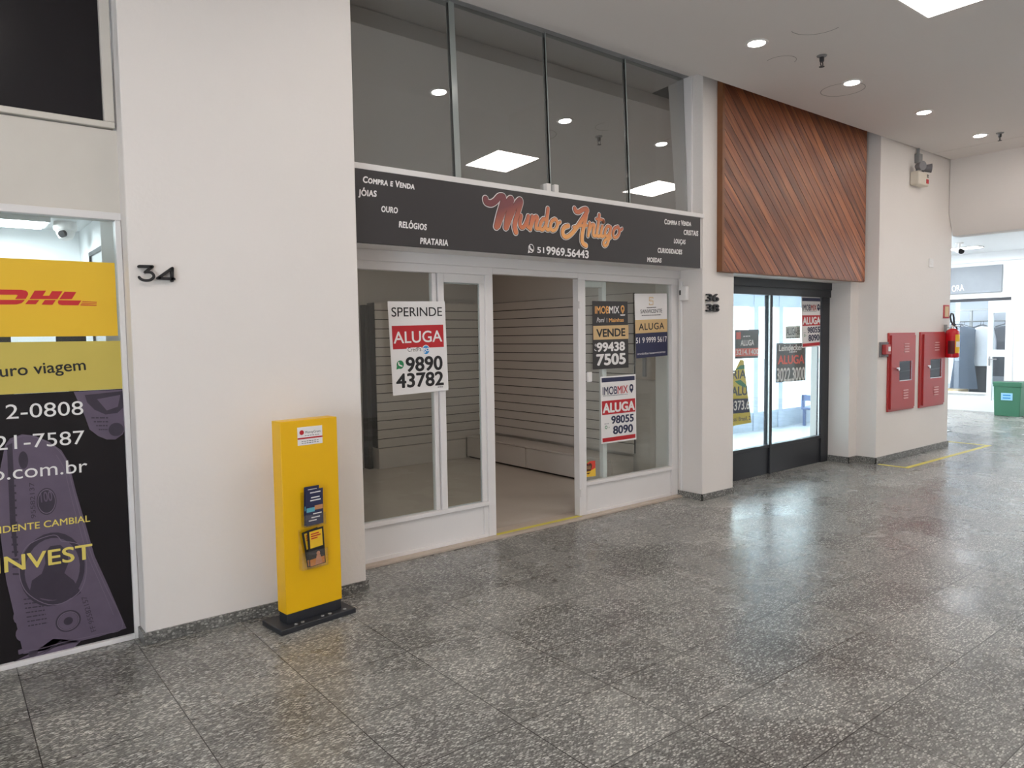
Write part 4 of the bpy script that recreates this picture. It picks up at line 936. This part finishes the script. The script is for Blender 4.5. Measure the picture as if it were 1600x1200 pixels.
def leaflet(z0, z1, x0, x1, d, lean, rot, kind, label, group):
    pre = Matrix.Translation(((x0 + x1) / 2, -0.045 - d, z0)) @ Matrix.Rotation(rot, 4, 'Y') @ Matrix.Rotation(lean, 4, 'X') @ Matrix.Translation((-(x0 + x1) / 2, 0, -z0))
    f = TM @ pre
    loc = f @ Vector(((x0 + x1) / 2, 0, z0))
    t = thing('leaflet', loc, label, 'leaflet', group)
    b = lambda a0, a1, c0, c1, o0, o1: MB().box(a0, a1, -o1, -o0, c0, c1).xf(f)
    h = z1 - z0; w = x1 - x0
    if kind == 'blue':
        build('sheet', b(x0, x1, z0, z1, -0.002, 0.0005), 'navy', t)
        m = b(x0 + w * 0.03, x0 + w * 0.5, z0 + h * 0.38, z0 + h * 0.5, 0.0006, 0.001); build('picture', m, pmat('leaflet_teal', srgb(96, 170, 186), 0.5), t)
        m = b(x0 + w * 0.5, x0 + w * 0.97, z0 + h * 0.42, z0 + h * 0.54, 0.0006, 0.001); build('picture', m, pmat('leaflet_tan', srgb(196, 140, 96), 0.5), t)
        m = MB()
        for zz, a0, a1 in ((0.9, 0.25, 0.85), (0.76, 0.3, 0.8), (0.68, 0.25, 0.85), (0.3, 0.4, 0.9), (0.2, 0.3, 0.8), (0.12, 0.15, 0.6)):
            m.box(x0 + w * a0, x0 + w * a1, -0.001, -0.0006, z0 + h * zz, z0 + h * (zz + 0.03))
        build('lettering', m.xf(f), 'white', t)
    else:
        build('sheet', b(x0, x1, z0, z1, -0.002, 0.0005), 'ink', t)
        build('picture', b(x0 + w * 0.12, x0 + w * 0.9, z0 + h * 0.5, z0 + h * 0.95, 0.0006, 0.001), 'yellow_b', t)
        m = MB()
        for zz, a1 in ((0.86, 0.7), (0.8, 0.8), (0.74, 0.6)): m.box(x0 + w * 0.2, x0 + w * a1, -0.0014, -0.0011, z0 + h * zz, z0 + h * (zz + 0.03))
        build('lettering', m.xf(f), 'red_p', t)
        build('picture', b(x0 + w * 0.05, x0 + w * 0.95, z0 + h * 0.02, z0 + h * 0.2, 0.0006, 0.001), pmat('leaflet_orange', srgb(214, 136, 60), 0.5), t)
        m = MB(); c0 = Vector((x0 + w * 0.55, -0.001, z0 + h * 0.22))
        m.prism([c0 + Vector((-0.02, 0, -0.04)), c0 + Vector((0.025, 0, -0.04)), c0 + Vector((0.014, 0, 0.012)), c0 + Vector((-0.008, 0, 0.012))], (0, -0.0004, 0)); m.cyl(c0 + Vector((0.003, 0, 0.022)), c0 + Vector((0.003, -0.0004, 0.022)), 0.011, n=14)
        build('picture', m.xf(f), pmat('leaflet_skin', srgb(206, 146, 112), 0.5), t)
R_ = math.radians
leaflet(0.548, 0.762, -0.058, 0.030, 0.012, R_(4), R_(0), 'blue', 'navy leaflet at the back of the upper pocket on yellow totem', 'leaflets in the totem pockets')
leaflet(0.548, 0.745, -0.052, 0.052, 0.026, R_(3), R_(-1), 'blue', 'navy leaflet with picture band at front of upper totem pocket', 'leaflets in the totem pockets')
leaflet(0.324, 0.525, -0.045, 0.05, 0.012, R_(2), R_(-9), 'black', 'black and yellow leaflet leaning left in the lower totem pocket', 'leaflets in the totem pockets')
leaflet(0.322, 0.530, -0.040, 0.058, 0.026, R_(3), R_(-4), 'black', 'black and yellow leaflet upright at the front of lower totem pocket', 'leaflets in the totem pockets')

# ------------------------------------------------------------------ wall equipment
P403 = Plane(1, 4.03)
def cabinet(x0, x1, z0, z1, label, open_frac):
    t = thing('hydrant_cabinet', ((x0 + x1) / 2, 4.0, z0), label, 'hydrant cabinet', 'red hydrant cabinets')
    y = 4.03; w = x1 - x0; h = z1 - z0
    build('frame', MB().box(x0, x1, y - 0.022, y, z0, z1), 'red_cab', t, 0.004)
    dx0 = x0 + (0.06 if open_frac else 0.03)
    wx0, wx1, wz0, wz1 = x0 + w * 0.34, x0 + w * 0.80, z0 + h * 0.39, z0 + h * 0.635
    m = MB(); ya, yb = y - 0.042, y - 0.022; a, b, c, d = dx0, x1 - 0.03, z0 + 0.03, z1 - 0.03
    m.box(a, wx0, ya, yb, c, d).box(wx1, b, ya, yb, c, d).box(wx0, wx1, ya, yb, c, wz0).box(wx0, wx1, ya, yb, wz1, d)
    dr = build('door', m, 'red_cab', t)
    for zz in (0.80, 0.20):
        m = MB()
        for q in range(4): m.box(x0 + w * 0.50, x0 + w * 0.68, ya - 0.008, ya, z0 + h * zz + (q - 1.5) * 0.032, z0 + h * zz + (q - 1.5) * 0.032 + 0.012)
        build('louvre', m, 'louvre_pale', dr)
    build('latch', MB().cyl((x0 + w * 0.27, ya, z0 + h * 0.54), (x0 + w * 0.27, ya - 0.02, z0 + h * 0.54), 0.022, n=14).box(x0 + w * 0.17, x0 + w * 0.28, ya - 0.022, ya - 0.014, z0 + h * 0.545, z0 + h * 0.56), 'chrome', dr, 0.002)
    build('viewing_glass', MB().box(wx0, wx1, ya + 0.006, ya + 0.009, wz0, wz1), 'window_film', dr)
    build('window_trim', MB().box(wx0, wx1, ya - 0.004, ya, wz0 - 0.008, wz0).box(wx1, wx1 + 0.006, ya - 0.004, ya, wz0, wz1), 'chrome', dr)
    m = MB().box(wx0 - 0.01, wx1 + 0.01, yb - 0.004, yb + 0.0005, wz0 - 0.01, wz1 + 0.01); build('back_plate', m, 'black', t)
    m = MB()
    for q in range(2): m.cyl((wx0, yb - 0.005, wz0 + (0.1 + q * 0.11) * h / 0.93), (wx1, yb - 0.005, wz0 + (0.11 + q * 0.11) * h / 0.93), 0.006, n=8)
    build('hose', m, 'grey_p', t)
cabinet(8.86, 9.555, 0.595, 1.535, 'red hydrant cabinet with dark window, left of the pair, beside the call point', False)
cabinet(9.713, 10.44, 0.582, 1.54, 'red hydrant cabinet with dark window, right of the pair, nearest extinguisher', True)
t = thing('alarm_call_point', (8.755, 4.0, 1.26), 'small red alarm call point on grey plate beside hydrant cabinet', 'alarm')
build('back_plate', MB().box(8.655, 8.86, 4.012, 4.03, 1.255, 1.43), 'grey_p', t, 0.003)
build('housing', MB().box(8.69, 8.82, 3.965, 4.012, 1.285, 1.40), 'red_cab', t, 0.006)
build('button', MB().box(8.745, 8.80, 3.96, 3.966, 1.32, 1.375), 'white', t)
t = thing('extinguisher_sign', (10.53, 4.0, 1.72), 'small red and cream sign on the wall edge above the extinguisher', 'sign')
build('plate', MB().box(10.42, 10.60, 4.022, 4.03, 1.715, 1.89), 'red_p', t, 0.001)
build('label', MB().box(10.455, 10.575, 4.020, 4.022, 1.735, 1.872), 'gold', t)
tag(build('switch_plate', MB().box(9.945, 10.075, 4.02, 4.03, 2.362, 2.468).box(9.975, 10.045, 4.015, 4.02, 2.39, 2.44), 'plastic_w', None, 0.003), 'blank white switch plate high on the wall above hydrant cabinets', 'switch')
ex = Vector((10.47, 3.93, 1.2))
t = thing('fire_extinguisher', ex, 'red fire extinguisher with yellow label hanging at the wall corner', 'fire extinguisher')
build('cylinder', MB().lathe([(0.072, 0.0), (0.082, 0.012), (0.083, 0.03), (0.083, 0.31), (0.074, 0.345), (0.045, 0.37), (0.022, 0.38)], ex), 'red_ext', t)
build('valve', MB().lathe([(0.018, 0.378), (0.02, 0.41), (0.012, 0.425)], ex, n=14).box(ex.x - 0.015, ex.x + 0.015, ex.y - 0.05, ex.y + 0.02, ex.z + 0.405, ex.z + 0.425), 'chrome', t)
build('handle', MB().box(ex.x - 0.009, ex.x + 0.009, ex.y - 0.12, ex.y + 0.02, ex.z + 0.428, ex.z + 0.438).box(ex.x - 0.009, ex.x + 0.009, ex.y - 0.10, ex.y - 0.02, ex.z + 0.395, ex.z + 0.404), 'black', t, 0.002)
build('hose', MB().tube([ex + Vector(p) for p in ((0, -0.03, 0.415), (-0.04, -0.02, 0.43), (-0.075, -0.01, 0.47), (-0.085, 0, 0.53), (-0.05, 0, 0.575), (0.0, 0, 0.57), (0.03, 0, 0.53), (0.045, 0, 0.45), (0.06, -0.03, 0.38), (0.088, -0.03, 0.3))], 0.010), 'black', t)
def band(r, a0, a1, z0, z1):
    m = MB(); n = 14; vs = []
    for z in (z0, z1):
        for k in range(n + 1):
            a = a0 + (a1 - a0) * k / n; vs.append((ex.x + r * math.cos(a), ex.y + r * math.sin(a), ex.z + z))
    return m.add(vs, [(k, k + 1, n + 2 + k, n + 1 + k) for k in range(n)])
build('label', band(0.0836, R_(-135), R_(-50), 0.06, 0.30), 'yellow_b', t)
build('label', band(0.0838, R_(-195), R_(-140), 0.05, 0.22), pmat('dark_label', srgb(90, 16, 26), 0.5), t)
build('label', band(0.084, R_(-128), R_(-58), 0.14, 0.21), 'white', t)
build('bracket', MB().box(ex.x - 0.02, ex.x + 0.02, 4.0, 4.03, ex.z + 0.28, ex.z + 0.43).box(ex.x - 0.02, ex.x + 0.02, 3.945, 4.0, ex.z + 0.385, ex.z + 0.395), 'grey', t)
t = thing('emergency_light', (9.55, 3.98, 3.3), 'ivory twin lamp emergency light below conduit high on the wall', 'emergency light')
P4 = Plane(1, 3.99)
build('housing', MB().box(9.37, 9.66, 3.93, 4.03, 3.315, 3.475), 'ivory', t, 0.012)
k = build('indicator', MB().box(9.585, 9.645, 3.926, 3.931, 3.345, 3.395), 'red_p', t)
build('lettering', MB().box(9.60, 9.64, 3.926, 3.931, 3.42, 3.43).box(9.60, 9.64, 3.926, 3.931, 3.44, 3.45), 'ink', t)
for x, dx in ((9.44, -0.03), (9.60, 0.05)): build('lamp', MB().cyl((x, 3.98, 3.535), (x + dx, 3.90, 3.53), 0.035, 0.055, n=20).cyl((x, 3.98, 3.475), (x, 3.98, 3.535), 0.014, n=10), 'grey_p', t)
build('junction_box', MB().box(9.48, 9.57, 3.97, 4.03, 3.59, 3.70), 'grey', t, 0.006)
build('conduit', MB().cyl((9.525, 4.005, 3.70), (9.525, 4.005, 3.768), 0.016, n=12), 'grey', t)

# floor marking
xa, xb, ya, w = 8.60, 11.12, 3.655, 0.055
m = MB().box(xa, xb, ya, ya + w, 0.0003, 0.0016).box(xa, xa + w, ya + w, 4.0, 0.0003, 0.0016).box(xb - w, xb, ya + w, 4.25, 0.0003, 0.0016).box(10.66, xb - w, 4.25 - w, 4.25, 0.0003, 0.0016)
tag(build('floor_marking', m, 'tape'), 'yellow tape rectangle on the floor below the hydrant cabinets', 'floor marking')

# ------------------------------------------------------------------ ceiling fittings
def downlight():
    t = thing('downlight', (0, 0, 0), '', 'downlight', 'corridor downlights')
    build('trim_ring', MB().lathe([(0.058, -0.001), (0.066, -0.008), (0.083, -0.008), (0.088, 0.0)], (0, 0, 0), 32), 'plastic_w', t)
    build('lamp', MB().lathe([(0.055, -0.010), (0.058, -0.002)], (0, 0, 0), 24), 'spot', t)
    return t
dl = downlight(); first = True
for k, (x, lab) in enumerate(((5.063, 'recessed downlight nearest the large ceiling panel, beside a repair patch'), (6.538, 'recessed downlight set against a round ceiling patch outline'), (8.013, 'recessed downlight third along the ceiling row, above the hydrant wall'), (9.486, 'recessed downlight farthest along the ceiling row, beside a sprinkler'), (3.59, 'recessed downlight over the empty shop, seen mirrored in the upper glass'), (2.11, 'recessed downlight above the yellow totem'))):
    loc = (x, 3.322, ZC)
    if first: dl.location = loc; dl['label'] = lab; first = False
    else: dup(dl, loc, lab)
def ceiling_panel():
    t = thing('ceiling_panel_light', (0, 0, 0), '', 'ceiling light', 'square ceiling panel lights')
    build('frame', MB().box(-0.315, 0.315, -0.315, 0.315, -0.008, 0.0), 'plastic_w', t)
    build('diffuser', MB().box(-0.30, 0.30, -0.30, 0.30, -0.010, -0.0082), 'panel', t)
    return t
cp = ceiling_panel(); first = True
for y, row in ((2.02, 'near the shop fronts'), (-2.7, 'near the opposite wall')):
    for x, w_ in ((5.335, 'middle'), (8.035, 'third'), (2.635, 'first'), (-0.065, 'rearmost'), (10.0, 'last')):
        lab = 'square white glowing ceiling panel, %s of the row %s' % (w_, row)
        loc = (x, y, ZC)
        if first: cp.location = loc; cp['label'] = 'large square glowing ceiling panel cut by the upper frame edge'; first = False
        else: dup(cp, loc, lab)
def sprinkler():
    t = thing('sprinkler', (0, 0, 0), '', 'sprinkler', 'ceiling sprinklers')
    build('escutcheon', MB().lathe([(0.012, -0.014), (0.036, -0.008), (0.04, 0.0)], (0, 0, 0), 20), 'grey', t)
    build('body', MB().lathe([(0.014, -0.05), (0.018, -0.04), (0.018, -0.012)], (0, 0, 0), 14).tube([(-0.014, 0, -0.045), (-0.018, 0, -0.07), (-0.006, 0, -0.085)], 0.004, 6).tube([(0.014, 0, -0.045), (0.018, 0, -0.07), (0.006, 0, -0.085)], 0.004, 6), 'black', t)
    build('deflector', MB().lathe([(0.02, -0.089), (0.022, -0.086)], (0, 0, 0), 16), 'black', t)
    return t
sp_ = sprinkler(); first = True
for x, y, lab in ((5.72, 3.157, 'dark ceiling sprinkler between the first two downlights'), (9.56, 3.148, 'dark ceiling sprinkler beside the farthest downlight'), (2.2, 2.9, 'dark ceiling sprinkler above the yellow totem')):
    if first: sp_.location = (x, y, ZC); sp_['label'] = lab; first = False
    else: dup(sp_, (x, y, ZC), lab)
def ring(cx, cy, r, w, a0=0, a1=360, n=40):
    m = MB()
    for k in range(n):
        a, b = R_(a0 + (a1 - a0) * k / n), R_(a0 + (a1 - a0) * (k + 1) / n)
        m.prism([(cx + rr * math.cos(q), cy + rr * math.sin(q), ZC - 0.0002) for rr, q in ((r, a), (r, b), (r - w, b), (r - w, a))], (0, 0, -0.0015))
    return m
g_ = pmat('patch_outline', (0.40, 0.37, 0.35), 0.7)
tag(build('ceiling_patch', ring(6.66, 3.47, 0.19, 0.006), g_), 'round repair patch outline on the ceiling around the second downlight', 'ceiling patch')
tag(build('ceiling_patch', ring(5.12, 2.86, 0.19, 0.005, -20, 100), g_), 'curved repair crack on the ceiling right of the nearest downlight', 'ceiling patch')
tag(build('ceiling_patch', ring(5.56, 3.42, 0.12, 0.004, 150, 330), g_), 'faint curved patch outline on the ceiling below the nearest downlight', 'ceiling patch')

# ------------------------------------------------------------------ hall beyond the beam
struct('ceiling_hall', MB().box(10.9, 15.75, -4.0, 7.2, 3.02, 3.15).box(10.64, 10.9, 4.03, 4.9, 3.02, 3.15), 'hall_white')
XW = 15.7
WX = Plane(0, XW)
m = MB().box(XW, XW + 0.12, -4.0, 4.86, 0, 3.02).box(XW, XW + 0.12, 6.05, 7.2, 0, 3.02).box(XW, XW + 0.12, 4.86, 6.05, 2.16, 3.02).box(XW, XW + 0.12, 5.25, 6.05, 0, 0.33)
struct('wall_hall', m, 'hall_white')
struct('trim_6', MB().box(XW - 0.05, XW, -4.0, 7.2, 2.84, 2.90), 'hall_white')
struct('wall_passage', MB().box(12.4, 15.75, 7.1, 7.2, 0, 3.02).box(10.64, 12.3, 4.76, 4.85, 2.4, 3.02).box(12.3, 12.4, 4.76, 7.1, 2.4, 3.02), 'hall_white')
for k, (x, y) in enumerate(((13.1, 5.9), (14.4, 5.6), (14.9, 3.2), (14.4, 1.0), (14.0, -1.6))):  # lamps added to brighten the hall; only one bright ceiling line is known
    t = thing('hall_fill_lamp', (x, y, 3.0), 'long white ceiling lamp added to brighten the hall, %s' % ('nearest the clothes shop', 'over the passage', 'above the waste bin', 'opposite the clothes shop', 'far right')[k], 'ceiling light')
    build('housing', MB().box(x - 0.15, x + 0.15, y - 0.62, y + 0.62, 3.0, 3.019), 'plastic_w', t)
    build('diffuser', MB().box(x - 0.13, x + 0.13, y - 0.6, y + 0.6, 2.996, 3.0), 'hall_fill', t)
t = thing('bullet_camera', (14.9, 5.35, 2.8), 'white bullet security camera hanging from the bright hall ceiling', 'camera')
cx, cy = 13.6, 5.03
build('mount', MB().lathe([(0.02, -0.10), (0.022, -0.02), (0.06, -0.015), (0.06, 0.0)], (cx, cy, 3.02), 16), 'plastic_w', t)
build('body', MB().cyl((cx + 0.1, cy + 0.06, 2.91), (cx - 0.09, cy - 0.06, 2.87), 0.045, n=20), 'plastic_w', t)
build('lens', MB().cyl((cx - 0.088, cy - 0.058, 2.871), (cx - 0.11, cy - 0.072, 2.866), 0.044, n=20), 'ink', t)
t = thing('clothes_shop_sign', (XW - 0.03, 5.8, 2.26), 'pale concrete sign board with white lettering over the clothes shop', 'sign')
build('board', MB().box(XW - 0.04, XW, 5.06, 6.6, 2.265, 2.77), 'concrete', t, 0.003)
WS = Plane(0, XW - 0.041).crop(1470, 340, 8.569)
build('lettering', text(WS, 'ORA', (150, 995), (312, 975), 82, 0.003, bold=0.01), 'white', t)
# glass front and the open white door of the clothes shop
root = struct_root('window_8', (XW, 5.6, 0.33))
build('frame', MB().box(XW - 0.03, XW + 0.05, 4.90, 6.05, 2.105, 2.16), 'black', root)
build('sill', MB().box(XW - 0.02, XW + 0.06, 5.25, 6.05, 0.33, 0.36), 'hall_white', root)
build('pane', MB().box(XW + 0.03, XW + 0.036, 5.27, 6.05, 0.36, 2.11), 'glass', root)
root = struct_root('door_2', (XW, 5.05, 0))
build('stile', MB().box(XW - 0.03, XW + 0.03, 5.19, 5.27, 0.0, 2.0).box(XW - 0.03, XW + 0.03, 4.86, 4.98, 0.0, 2.0), 'hall_white', root)
build('rail', MB().box(XW - 0.03, XW + 0.03, 4.98, 5.19, 1.88, 2.0).box(XW - 0.03, XW + 0.03, 4.98, 5.19, 1.05, 1.18).box(XW - 0.03, XW + 0.03, 4.98, 5.19, 0, 0.22).box(XW - 0.03, XW + 0.06, 4.86, 5.27, 2.0, 2.10).box(XW - 0.03, XW + 0.06, 4.86, 4.90, 2.10, 2.16), 'hall_white', root)
build('pane', MB().box(XW, XW + 0.006, 4.98, 5.19, 0.22, 1.05), 'glass', root); build('pane', MB().box(XW, XW + 0.006, 4.98, 5.19, 1.18, 1.88), 'glass', root)
build('handle', MB().box(XW - 0.04, XW - 0.03, 5.215, 5.245, 0.88, 1.06).box(XW - 0.075, XW - 0.06, 5.10, 5.24, 0.995, 1.015).box(XW - 0.07, XW - 0.03, 5.222, 5.238, 0.995, 1.015), 'grey', root)
# inside the clothes shop
struct('wall_clothes_shop', MB().box(18.2, 18.3, 4.4, 8.6, 0, 2.6).box(15.82, 18.3, 8.5, 8.6, 0, 2.6).box(15.82, 18.3, 4.3, 4.4, 0, 2.6), pmat('clothes_wall', srgb(178, 182, 192), 0.6))
struct('ceiling_clothes_shop', MB().box(15.82, 18.3, 4.3, 8.6, 2.5, 2.6), 'hall_white')
struct('floor_clothes_shop', MB().box(15.75, 18.3, 4.3, 8.6, -0.1, 0.0), 'street')
area_light('clothes_shop_lamp', (16.8, 6.2, 2.48), (1.2, 1.6), 26, (0.92, 0.96, 1))
t = thing('clothes_rail', (17.8, 6.2, 0), 'grey metal garment rail inside the far clothes shop', 'clothes rail')
for y in (5.1, 6.30, 7.4): build('post', MB().box(17.80, 17.85, y, y + 0.05, 0, 1.98), 'grey', t)
build('rail', MB().cyl((17.72, 5.1, 1.745), (17.72, 7.45, 1.745), 0.014, n=10).box(17.70, 17.82, 5.1, 5.14, 1.73, 1.76).box(17.70, 17.82, 7.41, 7.45, 1.73, 1.76), 'grey', t)
for y in (5.62, 5.86, 5.96, 6.16, 6.42): build('arm', MB().cyl((16.98, y, 1.745), (17.72, y, 1.745), 0.008, n=8), 'grey', t)
build('shelf_bar', MB().box(17.78, 17.85, 5.1, 7.45, 1.98, 2.02), 'grey', t)
def garment(y, ztop, length, wtop, wbot, mat, label, x=17.3, sleeve=False):
    t = thing('hanging_garment', (x, y, ztop - length), label, 'garment', 'garments on the shop rail')
    prof = [(0.0, 0.055), (0.03, wtop * 0.35), (0.10, wtop * 0.5), (0.35, wtop * 0.46), (0.55, wtop * 0.44), (1.0, wbot * 0.5)]
    n = 18; vs = []; rows = []
    m = MB()
    for f, hw in prof:
        z = ztop - 0.06 - (length - 0.06) * f if f > 0.12 else ztop - 0.06 - 0.6 * f
        for k in range(n):
            a = 2 * math.pi * k / n
            wv = 1 + 0.12 * math.sin(5 * a + y * 9) * f
            vs.append((x + math.sin(a) * 0.055 * (0.6 + f * 0.6) * wv, y + math.cos(a) * hw * wv, z))
    fs = []
    for j in range(len(prof) - 1): fs += [(j * n + i, j * n + (i + 1) % n, (j + 1) * n + (i + 1) % n, (j + 1) * n + i) for i in range(n)]
    m.add(vs, fs)
    if sleeve:
        for s in (-1, 1): m.tube([(x, y + s * wtop * 0.42, ztop - 0.12), (x, y + s * (wtop * 0.5 + 0.02), ztop - 0.35), (x - 0.02, y + s * (wtop * 0.5 + 0.03), ztop - 0.62)], 0.05, 10)
    build('body', m, mat, t)
    build('hanger', MB().tube([(x, y - wtop * 0.38, ztop - 0.075), (x, y, ztop - 0.02), (x, y + wtop * 0.38, ztop - 0.075)], 0.008, 6).tube([(x, y, ztop - 0.02), (x + 0.0, y, ztop + 0.01), (x + 0.016, y, ztop + 0.03), (x, y, ztop + 0.046)], 0.004, 6), 'black', t)
garment(6.42, 1.69, 1.30, 0.42, 0.46, 'cloth_c', 'pale grey garment hanging leftmost on the far rail', x=17.48)
garment(6.16, 1.69, 1.36, 0.44, 0.52, 'cloth_a', 'long slate blue dress hanging on the far rail', x=17.0)
garment(5.96, 1.69, 1.68, 0.38, 0.36, 'cloth_d', 'longest black garment hanging mid rail', x=17.32)
garment(5.86, 1.69, 0.88, 0.36, 0.34, 'cloth_c', 'short pale patterned blouse hanging mid rail', x=17.16, sleeve=True)
garment(5.62, 1.70, 1.12, 0.46, 0.48, 'cloth_b', 'charcoal coat hanging rightmost on the far rail', x=17.64, sleeve=True)
tag(build('display_bench', MB().box(17.25, 17.75, 5.15, 5.75, 0.0, 0.42), 'hall_white', None, 0.01), 'low white display block under the charcoal coat', 'display block')
tag(build('display_bench', MB().box(17.1, 17.7, 6.3, 6.8, 0.0, 0.28), 'gold', None, 0.01), 'low beige display block under the slate dress', 'display block')
# green bin
bx_, by_ = 15.25, 4.74
t = thing('waste_bin', (bx_, by_, 0), 'green waste bin with a blue label before the white hall wall', 'bin')
m = MB(); w0, w1, d0, d1 = 0.20, 0.235, 0.17, 0.20
def frustum(z0, z1, a0, b0, a1, b1):
    v = [(bx_ + sx * (a0 if k == 0 else a1), by_ + sy * (b0 if k == 0 else b1), z0 if k == 0 else z1) for k in (0, 1) for sx, sy in ((-1, -1), (1, -1), (1, 1), (-1, 1))]
    return MB().add(v, [(3, 2, 1, 0), (4, 5, 6, 7), (0, 1, 5, 4), (1, 2, 6, 5), (2, 3, 7, 6), (3, 0, 4, 7)])
build('body', frustum(0.0, 0.53, 0.165, 0.20, 0.18, 0.215), 'bin', t, 0.012)
build('lid', frustum(0.53, 0.62, 0.186, 0.222, 0.19, 0.226), 'bin', t, 0.01)
build('opening', MB().box(bx_ - 0.15, bx_ + 0.15, by_ - 0.18, by_ + 0.18, 0.618, 0.623), 'black', t)
m = MB().box(bx_ - 0.1815, bx_ - 0.173, by_ - 0.09, by_ + 0.09, 0.29, 0.42); k = build('label', m, pmat('bin_label', srgb(150, 205, 232), 0.5), t)
build('lettering', MB().box(bx_ - 0.184, bx_ - 0.1805, by_ - 0.06, by_ + 0.06, 0.37, 0.39).box(bx_ - 0.184, bx_ - 0.1805, by_ - 0.06, by_ + 0.06, 0.32, 0.34), 'blue_p', k)
# roofs over the shops keep the daylight to the glass fronts
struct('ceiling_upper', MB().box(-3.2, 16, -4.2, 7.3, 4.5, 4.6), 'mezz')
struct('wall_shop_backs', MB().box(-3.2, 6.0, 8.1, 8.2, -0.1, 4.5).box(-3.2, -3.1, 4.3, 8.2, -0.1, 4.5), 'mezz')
struct('wall_over_street', MB().box(5.6, 15.8, 6.95, 7.1, 2.4, 4.5), 'hall_white')
